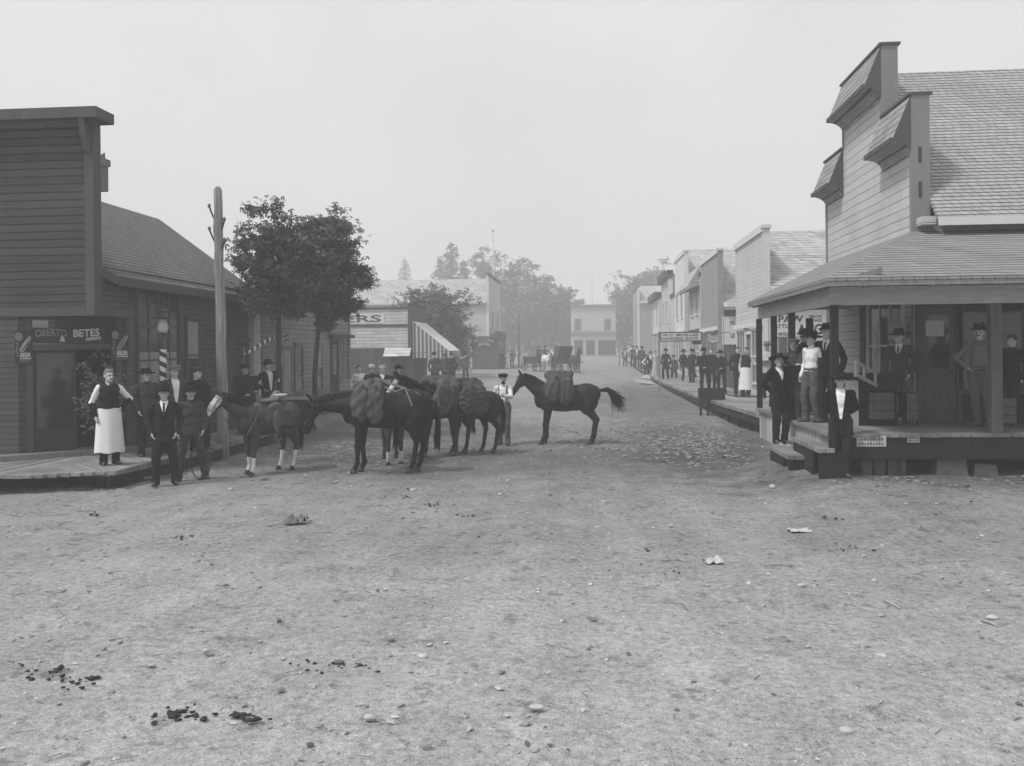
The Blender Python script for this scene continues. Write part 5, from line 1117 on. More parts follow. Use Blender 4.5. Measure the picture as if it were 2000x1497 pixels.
# ------------------------------------------------------------ low shop with the striped awning
XS = XL; ysn, ysf = yX(806,XS), yX(826,XS); zS2 = 2.3+(687-598)/37.3
E_ = thing('awning_shop', 'small board shop with ...ERS painted on its side wall and striped awning in front', 'shop', (XS,ysn,0))
zmid = 2.3+(687-679)/37.3+.0; zlow = gz(ysn)-.1
m = MB(); m.box(XS-9,XS-.25,ysn+.03,ysn+.15,zmid,zS2-.12); m.build('side_wall', 'shop_side', E_)
m = MB(); m.box(XS-9,XS-.25,ysn+.05,ysn+.15,zlow,zmid); m.build('lower_wall', 'vert_boards', E_)
m = MB(); m.box(XS-.25,XS,ysn,ysf+1.2,zlow,zS2+.12); m.box(XS-9,XS-.25,ysf+1,ysf+1.2,zlow,zS2-.2); m.build('false_front', 'vert_boards', E_)
m = MB(); m.box(XS-9,XS-.26,ysn-.03,ysn+.2,zS2-.11,zS2-.01); m.box(XS-.3,XS+.05,ysn-.04,ysf+1.25,zS2+.125,zS2+.2); m.box(XS-5.2,XS-.26,ysn-.0,ysn+.028,zS2-1.05,zS2-.93); m.build('trim_board', 'dark_trim', E_)
m = MB(); m.box(XS-9,XS-.2,ysn+.1,ysf+1.1,zS2-.25,zS2-.15); m.build('roof', 'shingle_grey', E_)
a_, b_ = atY(650,614,ysn), atY(751,632,ysn)
sign('painted_name', 'white painted band lettered ...ERS on the side of the awning shop', (a_.x,ysn+.01,b_.z), UX, -UY, b_.x-a_.x, a_.z-b_.z, 'sign_white', [('ERS',.22,.12,.72,.74)], 'ink_mid', th=.012)
m = MB(); p0, p1, p2, p3 = atY(752,680,ysn), atY(803,680,ysn), atY(800,695,ysn-.6), atY(748,696,ysn-.6); m.add([p0,p1,p2,p3]+[Vector(q)-Vector((0,0,.04)) for q in (p0,p1,p2,p3)], [(3,2,1,0),(4,5,6,7),(0,1,5,4),(1,2,6,5),(2,3,7,6),(3,0,4,7)]); m.build('window_shade', 'shop_side', E_)
aw = thing('awning', 'striped canvas awning sloping out over the walk on the left', 'awning', (XS,ysn,3))
zt_ = zX(808,628,XS); zo = atX(872,686,XS+1.9).z; xo = XS+1.95; m = MB()
m.add([(XS,ysn+.05,zt_),(xo,ysn+.05,zo),(xo,ysf+1.1,zo),(XS,ysf+1.1,zt_)],[(0,1,2,3)]); m.build('top_sheet', 'canvas_top' if 'canvas_top' in M else 'white_paint', aw)
m = MB(); n_ = 12; top = [(XS+(xo-XS)*i/n_, ysn+.04, zt_+(zo-zt_)*i/n_) for i in range(n_+1)]; zbm = zX(810,700,XS)
vs = top+[(x, y, (zo-.38)+.03*abs(math.sin(i*2.2))) for i,(x,y,z) in enumerate(top)]; m.add(vs, [(i,i+1,n_+2+i,n_+1+i) for i in range(n_)]); m.build('side_curtain', 'awning', aw)
m = MB(); vs = []; n_ = 16
for i in range(n_+1): y = ysn+.05+(ysf+1.05-ysn)*i/n_; vs += [(xo+.005,y,zo),(xo+.005,y,zo-.30+.04*abs(math.sin(i*1.5)))]
m.add(vs, [(2*i,2*i+2,2*i+3,2*i+1) for i in range(n_)]); m.build('valance', 'awning', aw)
m = MB(); m.tube([(xo,ysn+.05,zo),(xo,ysf+1.1,zo)],.02,n=6); m.tube([(xo,ysn+.05,zo),(XS,ysn+.05,zo-.1)],.018,n=6); m.build('frame','iron',aw)
# ------------------------------------------------------------ far saloon, big hotel and end of the street
XQ = -9.2
yq0, yq1 = yX(966,XQ), yX(984,XQ)
big = store('hotel', 'big pale two storey hotel with long shingle roof, hazy on the left', -1, XQ-.4, yX(955,XQ-.4), yX(978,XQ-.4), 2.3+(686-545)/19.5, 2.3+(686-593)/20., 2.3+(686-551)/18.6, 26, 'white_siding', 'white_siding', 'shingle_far')
m = MB(); yb_ = yX(955,XQ-.4); 
fp = thing('flagpole', 'bare flagpole rising behind the hazy hotel', 'flagpole', (atS(964,600,19.).x, yX(970,XQ)+3, 6)); q = atY(963,453,yX(970,XQ)+3); m = MB(); m.tube([(q.x,q.y,5),(q.x,q.y,q.z)],[.09,.05],n=8); m.build('mast','white_paint',fp); m = MB(); m.lathe([(.001,0),(.12,.08),(.12,.12),(.001,.2)],c=(q.x,q.y,q.z),n=8); m.build('ball','iron',fp)
sal = store('far_saloon', 'small dark saloon with arched lettering below the hazy hotel', -1, XQ+.5, yX(972,XQ+.5), yX(988,XQ+.5), 2.3+(685-648)/21.5, 2.3+(685-655)/22., 2.3+(685-650)/21.5, 2.4, 'dark_siding', 'dark_siding_narrow', 'shingle_grey', trim='dark_trim', zb=.2)
ys_ = yX(972,XQ+.5); a_, b_ = atY(921,661,ys_), atY(971,679,ys_)
sign('saloon_sign', 'dark board with pale arched SALOON lettering on the far saloon', (a_.x,ys_-.04,b_.z), UX, -UY, b_.x-a_.x, a_.z-b_.z, 'sign_dark', [('H.V. NAGMLE',.10,.50,.78,.32),('SALOON',.28,.10,.44,.32)], 'chalk', arc=.16)
ye_ = 134.; a_, b_ = atY(1115,600,ye_), atY(1202,598,ye_); zt_ = b_.z; zb_ = 1.2
ENDB = thing('end_building', 'two storey flat fronted building closing the far end of the street', 'building', ((a_.x+b_.x)/2,ye_,zb_))
m = MB(); m.box(a_.x,b_.x,ye_,ye_+9,zb_,zt_); m.build('front', 'white_siding', ENDB)
m = MB(); m.box(a_.x-.2,b_.x+.2,ye_-.35,ye_+9.1,zt_,zt_+.25); zc_ = atY(1160,652,ye_).z; m.box(a_.x-.1,b_.x+.1,ye_-.3,ye_-.002,zc_,zc_+.4); m.build('cornice', 'grey_siding', ENDB)
for p_ in (1128,1186): q = atY(p_-4.5,645,ye_); window(ENDB,(q.x,ye_,q.z),UX,-UY,.75,1.5,2,2,.14,'grey_siding','glass_pale')
for p_ in (1123,1146,1170,1187): q = atY(p_,692,ye_); window(ENDB,(q.x,ye_,q.z),UX,-UY,1.1,1.9,2,1,.1,'dark_trim','glass')
q = atY(1156,540,ye_+3); fp = thing('flagpole', 'thin flagpole on the building at the end of the street', 'flagpole', (q.x,ye_+3,zt_)); m = MB(); m.tube([(q.x,ye_+3,zt_),(q.x,ye_+3,q.z)],[.08,.04],n=6); m.build('mast','white_paint',fp)
# ------------------------------------------------------------ posts and poles
def pole(px, base_py, top_py, s, label, r, z0=None, knobs=True, lean=0):
    b = onG(px, base_py) if z0 is None else atS(px, base_py, s); z0 = gz(b.y) if z0 is None else z0; t = atY(px-lean, top_py, b.y); e = thing('utility_pole', label, 'pole', (b.x,b.y,z0))
    rg = random.Random(px); path = [Vector((0,0,-.3))]; L = t.z-z0; n = 14
    for i in range(1,n+1): path.append(Vector((rg.uniform(-.012,.012), rg.uniform(-.012,.012), L*i/n)))
    m = MB(); dxl = (t.x-b.x)
    path = [Vector((q.x+dxl*max(0,q.z)/L, q.y, q.z)) for q in path]
    m.tube(path+[Vector((dxl+.01,0,L+r*.7))], [r*(1.08-.26*i/n)*rg.uniform(.93,1.07) for i in range(n+1)]+[r*.35], n=14); m.build('trunk', 'pole_wood', e, smooth=True, local=True)
    if knobs:
        for i,(dz,sx) in enumerate(((.45,-1),(.95,-1),(.75,1),(1.2,1))):
            m = MB(); x = dxl+sx*r*.65; m.tube([(x,-.02,L-dz-.18),(x+sx*.05,-.04,L-dz-.05),(x+sx*.09,-.05,L-dz+.07)],[.018,.02,.022],n=6); pn_ = m.build('insulator_pin','wood_dark',e,local=True)
            m = MB(); m.lathe([(.022,0),(.034,.02),(.034,.06),(.02,.085),(.001,.09)],c=(x+sx*.095,-.055,L-dz+.06),n=10); m.build('insulator','glass_pale',pn_,smooth=True,local=True)
    return e
pole(437,895,372,89,'thick rough pole with pin insulators at the left boardwalk edge',.118,lean=12)
pole(895,719,582,30,'rough dark pole beside the striped awning',.16)
pole(1014,714,604,17,'thin far pole near the middle of the street',.13,knobs=False)
pole(1210,713,646,20,'short thin pole on the far right of the street',.07,knobs=False)
# ------------------------------------------------------------ foliage
LT = np.concatenate([np.array([(0,0,0),(.17*c+.5*s*l,-.17*s*0+.5*c*l-.17*s,.05),(s*l,c*l,-.05),(-.17*c+.5*s*l,.5*c*l+.17*s,.05)]) for s, c, l in ((math.sin(a),math.cos(a),l) for a, l in ((-1.0,.8),(0,1.05),(1.0,.8)))])
def leaves(name, C, size, parent, mat, rg, droop=.5, flat=1.0):
    N = len(C); az = rg.uniform(0, 2*np.pi, N); pit = rg.normal(-droop, .45, N); ro = rg.normal(0, .6, N); s_ = size*rg.uniform(.6, 1.35, N)
    v = LT[None]*s_[:,None,None]; v[:,:,2] *= flat
    x, y, z = v[...,0], v[...,1], v[...,2]
    c, s = np.cos(ro)[:,None], np.sin(ro)[:,None]; x, z = x*c+z*s, -x*s+z*c
    c, s = np.cos(pit)[:,None], np.sin(pit)[:,None]; y, z = y*c-z*s, y*s+z*c
    c, s = np.cos(az)[:,None], np.sin(az)[:,None]; x, y = x*c-y*s, x*s+y*c
    V = np.stack([x,y,z],-1)+C[:,None,:]; V = V.reshape(-1,3)
    Fq = np.arange(N*12).reshape(-1,4)
    me = bpy.data.meshes.new(name); me.vertices.add(len(V)); me.vertices.foreach_set('co', V.ravel()); me.loops.add(Fq.size); me.loops.foreach_set('vertex_index', Fq.ravel())
    me.polygons.add(len(Fq)); me.polygons.foreach_set('loop_start', np.arange(0,Fq.size,4)); me.polygons.foreach_set('loop_total', np.full(len(Fq),4)); me.update(calc_edges=True)
    return link(name, me, mat, parent)
def tree(label, base, h, crown, rad, ntw, per, lsize, tr=.06, mat='leaf', seed=1, spread=.22, group=None, name='tree', droop=.5, low=None, shape=None):
    """base (x,y,z); crown centre offset and radii relative to base"""
    rg = np.random.default_rng(seed); e = thing(name, label, 'tree', tuple(base), 0, group); cc = np.array(crown); rd = np.array(rad)
    d = rg.normal(size=(ntw,3)); d /= np.linalg.norm(d,axis=1)[:,None]; r = rg.uniform(.12,1,ntw)**.42
    lob = 1+.16*np.sin(d[:,0]*5+seed)+.14*np.sin(d[:,2]*6+seed*2)+.12*np.sin(d[:,1]*7+seed*3)
    T = cc + d*rd*(r*lob)[:,None]*rg.uniform(.9,1.12,ntw)[:,None]
    if shape == 'taper': T[:,:2] = cc[:2]+(T[:,:2]-cc[:2])*(1-.5*np.clip((T[:,2]-cc[2])/rd[2],0,1))[:,None]
    zb = crown[2]-rad[2]*.72; m = MB(); top = crown[2]+rad[2]*.5
    path = [(0,0,-.1),(rg.normal(0,.015),0,zb*.5),(cc[0]*.3,cc[1]*.3,zb),(cc[0]*.8,cc[1]*.8,crown[2]),(cc[0],cc[1],top)]
    m.tube(path, [tr*1.15,tr,tr*.88,tr*.5,tr*.15], n=8)
    for q in T[::max(1,ntw//70)]:
        t_ = rg.uniform(.0,.75); s0 = np.array([cc[0]*(.3+.7*t_),cc[1]*(.3+.7*t_),zb+(top-zb)*t_*.8]); mid = (s0+q)/2+np.array([0,0,.12*rad[2]*rg.uniform(.2,1)])
        if q[2] < s0[2]: s0[2] = min(s0[2], max(q[2]+.1, zb*.95))
        m.tube([tuple(s0),tuple(mid),tuple(q)], [tr*.34,tr*.2,tr*.06], n=5)
    m.build('trunk', 'bark', e, smooth=True, local=True)
    n_ = rg.poisson(per, ntw)+2; C = np.repeat(T, n_, 0); o = rg.normal(size=C.shape)*spread; o[:,2] *= .55
    leaves('crown', C+o, lsize, e, mat, rg, droop); return e
def conifer(label, base, h, r, seed, group=None, per=26, ls=.5):
    rg = np.random.default_rng(seed); e = thing('conifer', label, 'tree', tuple(base), 0, group); m = MB(); m.tube([(0,0,-.3),(0,0,h*.5),(rg.normal(0,.2),0,h)], [h*.016,h*.010,h*.002], n=6); m.build('trunk', 'bark', e, local=True)
    C = []; z = h*.16
    while z < h*.985:
        f = 1-(z-h*.1)/(h*.9); nb = 5 if z < h*.8 else 4
        for k in range(nb):
            a = rg.uniform(0,6.28); L = r*f**.62*rg.uniform(.5,1.15)+.25
            for t_ in np.linspace(.12,1,max(3,int(L*per/6))): C.append((math.cos(a)*L*t_, math.sin(a)*L*t_, z-.32*L*t_**1.6+rg.normal(0,.1)))
        z += h*.020*rg.uniform(.7,1.3)
    C = np.array(C)+rg.normal(size=(len(C),3))*.16; leaves('crown', C, ls, e, 'needle', rg, .35); return e
tb1 = atS(545,857,74); tb2 = atS(616,840,66)
tree('nearer street maple with broad dark crown by the saloon boardwalk', (tb1.x,tb1.y,.05), 6, (.08,0,4.62), (1.28,1.15,1.50), 150, 46, .14, .075, seed=3, spread=.16, group='street maples', droop=.7)
tree('farther street maple of the pair, its crown leaning right', (tb2.x,tb2.y,.05), 6, (.50,0,4.50), (1.20,1.1,1.62), 150, 46, .14, .075, seed=8, spread=.16, group='street maples', droop=.7)
q = atS(852,700,27.5); tree('loose leafy tree growing behind the awning shop', (q.x,q.y,gz(q.y)), 6, (.1,0,4.1), (2.1,2.0,2.45), 200, 14, .30, .12, 'leaf_bush', 15, .32, 'trees beyond the shops', droop=.4)
q = atS(800,690,29.5); tree('small thin tree behind the roof of the awning shop', (q.x,q.y,gz(q.y)), 6, (.4,0,4.8), (1.5,1.2,1.3), 60, 9, .24, .08, 'leaf_bush', 17, .3, 'trees beyond the shops', droop=.4)
q = atS(870,700,25); tree('low spreading tree between the awning shop and the rough pole', (q.x,q.y,gz(q.y)), 6, (.3,0,2.6), (2.2,1.8,2.0), 150, 12, .28, .12, 'leaf_bush', 19, .35, 'trees beyond the shops', droop=.4)
q = atS(205,800,101); tree('leafy branch set upright beside the saloon entrance behind the aproned barman', (q.x,q.y,.42), 2, (-.05,0,1.15), (.50,.3,.70), 60, 10, .075, .015, 'leaf_bush', 23, .10, None, name='cut_branch', droop=.3)
# far trees in the haze
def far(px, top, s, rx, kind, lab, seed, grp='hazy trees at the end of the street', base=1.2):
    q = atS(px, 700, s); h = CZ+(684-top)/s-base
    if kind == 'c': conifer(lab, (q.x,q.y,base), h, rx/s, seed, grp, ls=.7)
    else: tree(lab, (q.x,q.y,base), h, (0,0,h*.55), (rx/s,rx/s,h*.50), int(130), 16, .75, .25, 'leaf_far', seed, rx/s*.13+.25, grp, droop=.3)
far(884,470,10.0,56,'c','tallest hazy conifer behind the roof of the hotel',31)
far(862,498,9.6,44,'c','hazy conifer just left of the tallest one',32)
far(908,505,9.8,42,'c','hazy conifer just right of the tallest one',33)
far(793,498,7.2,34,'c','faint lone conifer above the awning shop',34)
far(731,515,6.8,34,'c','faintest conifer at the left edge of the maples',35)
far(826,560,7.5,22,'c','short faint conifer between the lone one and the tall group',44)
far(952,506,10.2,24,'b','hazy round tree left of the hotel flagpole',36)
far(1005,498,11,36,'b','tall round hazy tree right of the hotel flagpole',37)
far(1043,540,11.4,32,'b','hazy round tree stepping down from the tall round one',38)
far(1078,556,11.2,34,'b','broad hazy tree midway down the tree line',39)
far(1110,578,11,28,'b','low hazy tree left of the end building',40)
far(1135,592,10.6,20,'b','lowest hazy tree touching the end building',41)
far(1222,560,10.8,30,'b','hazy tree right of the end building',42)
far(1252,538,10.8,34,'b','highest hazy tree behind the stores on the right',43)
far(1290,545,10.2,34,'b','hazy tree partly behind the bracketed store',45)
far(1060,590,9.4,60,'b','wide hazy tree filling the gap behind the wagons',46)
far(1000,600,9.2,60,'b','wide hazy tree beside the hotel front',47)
# ------------------------------------------------------------ ground litter
rgp = np.random.default_rng(5)
def pebbles(name, n, fx, fy, smin, smax, mat, flat=.6, seed=0, pw=2.5, label=None):
    rg = np.random.default_rng(seed); base = np.array([(1,0,0),(0,1,0),(-1,0,0),(0,-1,0),(.5,.5,.8),(-.5,.5,.75),(-.4,-.6,.8),(.5,-.5,.7),(0,0,-.3)])
    fs = np.array([(0,1,4,4),(1,2,5,5),(2,3,6,6),(3,0,7,7),(4,1,5,5),(5,2,6,6),(6,3,7,7),(7,0,4,4),(4,5,6,7)]); 
    x, y = fx(rg,n), fy(rg,n); s = smin+(smax-smin)*rg.uniform(0,1,n)**pw; a = rg.uniform(0,6.28,n)
    V = base[None]*(1+.3*rg.normal(size=(n,9,1)))*s[:,None,None]; V[...,2] *= flat; st = rg.uniform(1,1.9,n)[:,None]
    X = V[...,0]*st*np.cos(a)[:,None]-V[...,1]*np.sin(a)[:,None]+x[:,None]; Y = V[...,0]*st*np.sin(a)[:,None]+V[...,1]*np.cos(a)[:,None]+y[:,None]
    Zg = np.interp(y,[22,85,131,400],[0,.6,1.3,1.3]) + bank(x,y) - .012 + .012*np.sin(x*1.9+np.sin(y*.7)*2)*np.sin(y*1.3+x*.4)
    Zc = V[...,2]+Zg[:,None]; P = np.stack([X,Y,Zc],-1).reshape(-1,3).tolist(); F_ = []
    for i in range(n):
        for q in fs: F_.append(tuple(q[:3]+9*i) if q[2] == q[3] else tuple(q+9*i))
    me = bpy.data.meshes.new(name); me.from_pydata(P, [], [tuple(int(k) for k in f) for f in F_]); me.update(); o = link(name, me, mat); o['kind'] = 'stuff'
    if label: o['label'] = label; o['category'] = 'ground cover'
    return o
pebbles('gravel', 9500, lambda r,n: r.uniform(-9,9,n), lambda r,n: 4.2+16*r.uniform(0,1,n)**1.35, .004, .026, 'gravel', .6, 3, 4.2, 'small loose gravel scattered over the dirt street')
pebbles('leaf_litter', 4200, lambda r,n: 3.3-1.9*np.abs(r.normal(size=n))**1.1+.35*r.normal(size=n), lambda r,n: 22.5+2.1*r.normal(size=n), .010, .055, 'litter', .35, 4, 2, 'heap of chips and leaf litter by the boardwalk on the right')
pebbles('chip_litter', 2600, lambda r,n: -5.6+1.6*r.normal(size=n), lambda r,n: 21+2.0*r.normal(size=n), .010, .05, 'litter', .3, 6, 2, 'chips and litter on the ground behind the horses')
pebbles('platform_rubble', 500, lambda r,n: r.uniform(-11.5,-8.0,n), lambda r,n: YL0-.1+.12*np.abs(r.normal(size=n)), .01, .05, 'litter', .5, 9, 2, 'rubble and scraps under the front edge of the saloon platform')
pebbles('porch_litter', 900, lambda r,n: r.uniform(4.2,11,n), lambda r,n: 14.6+.4*r.normal(size=n), .01, .05, 'litter', .35, 7, 2, 'scraps lying on the ground along the porch')
def straw():
    rg = random.Random(3); m = MB()
    for i in range(900):
        y = 4.5+13*rg.random()**1.2; x = rg.uniform(-8,8); a = rg.uniform(0,3.14); L = rg.uniform(.02,.09)*(1 if rg.random()<.9 else 2.2); m.beam((x,y,.004),(x+L*math.cos(a),y+L*math.sin(a),rg.uniform(.004,.015)), .003+.003*rg.random(), .004)
    o = m.build('straw', 'litter'); tagp(o, label='short straws and splinters strewn over the street', category='ground cover', kind='stuff')
straw()
def rock(px, py, wpx, hpx, lab, mat='stone', seed=1):
    q = onG(px, py+hpx/2); s = F/((q-Vector((0,0,CZ))).dot(Vector((-math.sin(YAW),math.cos(YAW),0)))); b = Blob(); w_ = wpx/s/2; h_ = hpx/s/1.5; rg = random.Random(seed)
    b.ell((0,0,h_*.35), (w_*.85,w_*.6,h_*.6)); b.ell((w_*.25,0,h_*.3), (w_*.7,w_*.5,h_*.5)); b.ell((-w_*.3,w_*.1,h_*.25), (w_*.6,w_*.5,h_*.45))
    e = link('rock', b.mesh('rock', max(.006,w_/9), 1, w_*.10, 2.2/max(w_,.03)*.4, seed), mat); e.location = q; e['label'] = lab; e['category'] = 'rock'; e['group'] = 'stones on the street'
for i, a in enumerate([(1566,1141,18,10,'smooth pale egg-shaped stone in the right foreground'),(1708,1131,15,15,'upright grey stone right of the smooth egg-shaped one'),(825,1278,24,14,'flat pale stone in the middle foreground'),(663,1290,22,12,'pale round stone among dark droppings left of centre'),
    (403,1268,18,14,'pale angular stone in the left foreground'),(765,1248,14,12,'dark stone with pale top left of the centre'),(545,1208,12,12,'small dark round stone at left'),(722,1398,28,16,'rounded grey stone near the bottom edge'),(1653,1422,34,20,'largest pale stone at the bottom right'),
    (1048,1378,34,12,'long low stone at the bottom centre'),(1938,1202,30,16,'pale stone near the right edge'),(1509,948,14,11,'pale stone in front of the porch steps'),(807,955,16,11,'pale stone just in front of the black horse'),(450,954,12,8,'small white stone before the saddled horse'),
    (296,1297,18,9,'flat whitish stone in the left foreground'),(1310,1024,11,8,'small whitish stone in the middle right'),(215,1118,10,8,'little dark stone at far left'),(1075,965,10,5,'small dark chip of stone below the right horse')]):
    rock(*a, mat='stone_dark' if 'dark' in a[4] else 'stone', seed=i+2)
def clump(px, py, wpx, dpx, n, lab, seed, mat='manure', r0=.021):
    rg = random.Random(seed); c = onG(px, py); b = Blob()
    for i in range(int(n*1.6)):
        q = onG(px+rg.gauss(0,.36)*wpx, py+rg.gauss(0,.36)*dpx); r = r0*rg.uniform(.4,1.15); b.ell((q.x-c.x,q.y-c.y,r*.2), (r*1.2,r,r*.45))
    e = link('dropping', b.mesh('dropping', .010, 1, .009, 26, seed), mat); e.location = c; e['label'] = lab; e['category'] = 'droppings'; e['group'] = 'horse droppings on the street'
for i, a in enumerate([(150,1332,70,24,14,'dark droppings in the left foreground'),(75,1310,80,22,12,'scattered dark lumps at the left edge of the foreground'),(350,1398,90,24,22,'dark crumbled droppings low in the left foreground'),(480,1402,70,14,14,'thin trail of dark droppings at the bottom left'),
    (790,957,40,10,10,'droppings under the black horse belly'),(790,972,46,8,8,'line of droppings in front of the black horse'),(845,988,44,10,14,'droppings right of the black horse line'),(902,1006,22,8,8,'small round pile of droppings in the centre'),(640,1298,110,26,16,'broken droppings around the pale stone'),
    (180,1004,24,5,5,'small dark dropping at far left'),(1620,1012,60,6,7,'flat dark droppings on the right side'),(350,1050,60,6,6,'few dark crumbs behind the left foreground'),(1660,1072,50,14,8,'dark crumbs at the right'),(1830,1003,16,7,5,'dark lump in front of the porch'),(1300,1100,120,40,6,'thin crumbs in the right foreground')]):
    clump(*a, seed=i+4)
def rag(px, py, wpx, lab, mat, nm='paper_scrap', hh=.05, seed=1, cat='paper'):
    c = onG(px, py); rg = np.random.default_rng(seed); s = (PY+0-0); w_ = wpx/ (F/c.y)/2; n = 9; m = MB(); vs = []
    for j in range(n):
        for i in range(n):
            x, y = (i/(n-1)*2-1), (j/(n-1)*2-1); vs.append((c.x+x*w_*(1+.1*rg.normal()), c.y+y*w_*.8*(1+.15*rg.normal()), gz(c.y)+.006+abs(hh*(math.sin(x*4+seed)*math.cos(y*3+seed*2))+.3*hh*rg.normal())))
    m.add(vs, [(j*n+i,j*n+i+1,(j+1)*n+i+1,(j+1)*n+i) for j in range(n-1) for i in range(n-1)]); o = m.build(nm, mat, smooth=True, org=c); tagp(o, label=lab, category=cat)
rag(1392,1100,36,'crumpled pale newspaper lying in the right foreground','paper',seed=2); rag(1562,1037,40,'thin flattened paper on the dirt before the porch','paper',hh=.02,seed=5); rag(578,1022,44,'dark crumpled rag lying on the dirt at left','cloth_grey','rag',.10,7,'rag')
rag(1925,932,40,'white scraps of paper by the porch at the right edge','paper',hh=.04,seed=9)
def stick(p0, p1, r, lab, mat='wood'):
    a, b = onG(*p0), onG(*p1); m = MB(); mid = a.lerp(b,.5)+Vector((.0,.0,.012)); m.tube([a+Z3*r,mid+Z3*r,b+Z3*r],[r,r*.9,r*.6],n=6); o = m.build('stick', mat, smooth=True, org=a); tagp(o, label=lab, category='stick', group='sticks on the street')
stick((1492,1107),(1552,1109),.008,'thin dark stick in the right foreground'); stick((1726,1176),(1757,1190),.010,'short pale stick slanting at the right','wood_light'); stick((1916,1215),(1950,1227),.012,'pale stick at the right edge','wood_light'); stick((520,1028),(590,1018),.012,'pale stick lying by the dark rag','wood_light'); stick((232,944),(345,932),.03,'long grey plank offcut lying before the platform','wood')
stick((1330,1180),(1345,1196),.006,'tiny twig in the centre right foreground')
for i,(p,rz,lab) in enumerate((((1258,752),.5,'pale board scrap leaning by the boardwalk beyond the sign post'),((1268,742),-.4,'second shorter board scrap behind the pale one'))):
    q = onG(*p); m = MB(); m.obox((q.x,q.y,q.z+.16), 1.1-.3*i, .6, .05, Euler((.35,.1,rz)).to_matrix()); solo(m,'board_scrap','wood_light',lab,'board','board scraps',org=q)
# water trough on legs
q = atS(1390,812,58); e = thing('wooden_trough', 'dark wooden box on legs at the edge of the right boardwalk', 'trough', (q.x,q.y,gz(q.y)))
zt_, zb_ = CZ-(763-681.6)/58, CZ-(792-681.6)/58; m = MB(); m.box(-.42,.42,-.25,-.21,zb_,zt_); m.box(-.42,.42,.21,.25,zb_,zt_); m.box(-.42,-.38,-.21,.21,zb_,zt_); m.box(.38,.42,-.21,.21,zb_,zt_); m.box(-.38,.38,-.21,.21,zb_,zb_+.04); m.build('box', 'wood_dark', e, local=True)
for sx in (-.38,-.14,.36): m = MB(); m.box(sx-.04,sx+.04,-.20 if sx != -.14 else -.18,-.12,-.05,zb_-.002); m.build('leg', 'wood_dark', e, local=True)
m = MB(); m.tube([(q.x+.42,q.y,zt_-.05),(q.x+.55,q.y-.1,.75),(q.x+.8,q.y-.2,.70),(q.x+1.5,q.y-.6,.71),(q.x+2.4,q.y-1.2,.73)], .02, n=6); o = solo(m,'hose','wood_dark','dark pipe running from the trough along the boardwalk','pipe', smooth=True)
q = atS(636,800,62); e = thing('hitching_stall', 'rough wooden counter with sloping top behind the saddled horse', 'stall', (q.x,q.y,gz(q.y))); q1 = atS(588,795,68)
m = MB(); m.box(q1.x-.55,q1.x+.5,q1.y,q1.y+.5,.95,1.0); m.build('top','wood_light',e); m = MB(); m.box(q1.x-.45,q1.x+.4,q1.y+.05,q1.y+.45,.3,.949); m.build('body','wood_dark',e); m = MB(); m.beam((q1.x+.35,q1.y-.1,1.0),(q1.x+.62,q1.y-.15,.1),.22,.02,up=(0,-1,0)); m.build('leaning_board','wood_light',e)
# ------------------------------------------------------------ people
def fc(px, off=0): return -math.atan((px-1155)/F)+R(off)
def at_(px, s, z=None):
    q = atS(px, 700, s); return (q.x, q.y, gz(q.y) if z is None else z)
P = person; DK = .88
P('barman with white apron and sleeves standing on the saloon platform', at_(212,108,.31), fc(212,15), 1.73, shirt='cloth_white', coat=None, vest='cloth_dark', apron='cloth_white', hat=None, hair='hair_grey', mous=True, al='hang', ar='hip', look=12, guards=True, tie=True, pants='cloth_black', feet=((-.10,0,0),(.12,.06,0)))
P('man in a slouch hat and dark buttoned coat standing on the platform', at_(288,100,.31), fc(288,12), 1.70, coat='cloth_worn', hat='slouch', al='pocket', ar='back', pants='cloth_dark', look=15, long=.74)
P('foremost man in an open jacket and tie, hat brim low, on the dirt', tuple(onG(322,947)), fc(322,-2), 1.73, coat='cloth_dark', shirt='cloth_white', vest='cloth_black', tie=True, hat='slouch', al='pocket', ar='pocket', long=.76, feet=((-.15,-.05,0),(.17,.05,0)), hair='hair_grey')
P('man in worn work jacket and hat with legs apart holding a rope', tuple(onG(374,937)), fc(374,8), 1.70, coat='cloth_worn', hat='slouch', al='hang', ar='pocket', pants='cloth_worn', long=.84, feet=((-.22,.06,0),(.24,-.02,0)), mous=True, hair='hair_grey')
P('man in a cap with open collar white shirt standing behind the barber pole', at_(341,97,.32), fc(341,12), 1.74, coat='cloth_worn', shirt='cloth_white', openc=True, hat='cap', hatmat='cloth_grey', al='pocket', ar='pocket', look=10)
P('man in a dark cap and coat leaning back by the rough pole', at_(387,95,.32), fc(387,35), 1.70, coat='cloth_dark', hat='cap', hatmat='cloth_worn', al='back', ar='hang', look=20, lean=-3)
P('stout man in a fur coat behind the saddled horse', at_(480,80,.32), fc(480,8), 1.70, coat='fur_coat', hat='cap', hatmat='fur_coat', al='front', ar='front', bulk=1.35, look=20)
P('man in a bowler hat leaning on the maple trunk', at_(525,74,.33), fc(525,22), 1.76, coat='cloth_black', shirt='cloth_white', openc=True, hat='bowler', al='hip', ar='fwd', look=30, mous=True)
P('bareheaded man in a white shirt behind the black packhorse', at_(702,56), fc(702,10), 1.76, coat=None, shirt='cloth_white', hat=None, al='hang', ar='fwd', near=False)
P('man in a pale hat behind the black packhorse', at_(727,60), fc(727,0), 1.80, coat='cloth_dark', hat='fedora', hatmat='cloth_pale', near=False, group='onlookers behind the packhorses')
P('man in a pale cap and white collar behind the black packhorse', at_(746,60), fc(746,10), 1.78, coat='cloth_dark', shirt='cloth_white', hat='cap', hatmat='cloth_pale', near=False, group='onlookers behind the packhorses')
P('man in a wide dark hat just behind the white-faced horse', at_(778,62), fc(778,-5), 1.80, coat='cloth_worn', hat='wide', near=False, group='onlookers behind the packhorses')
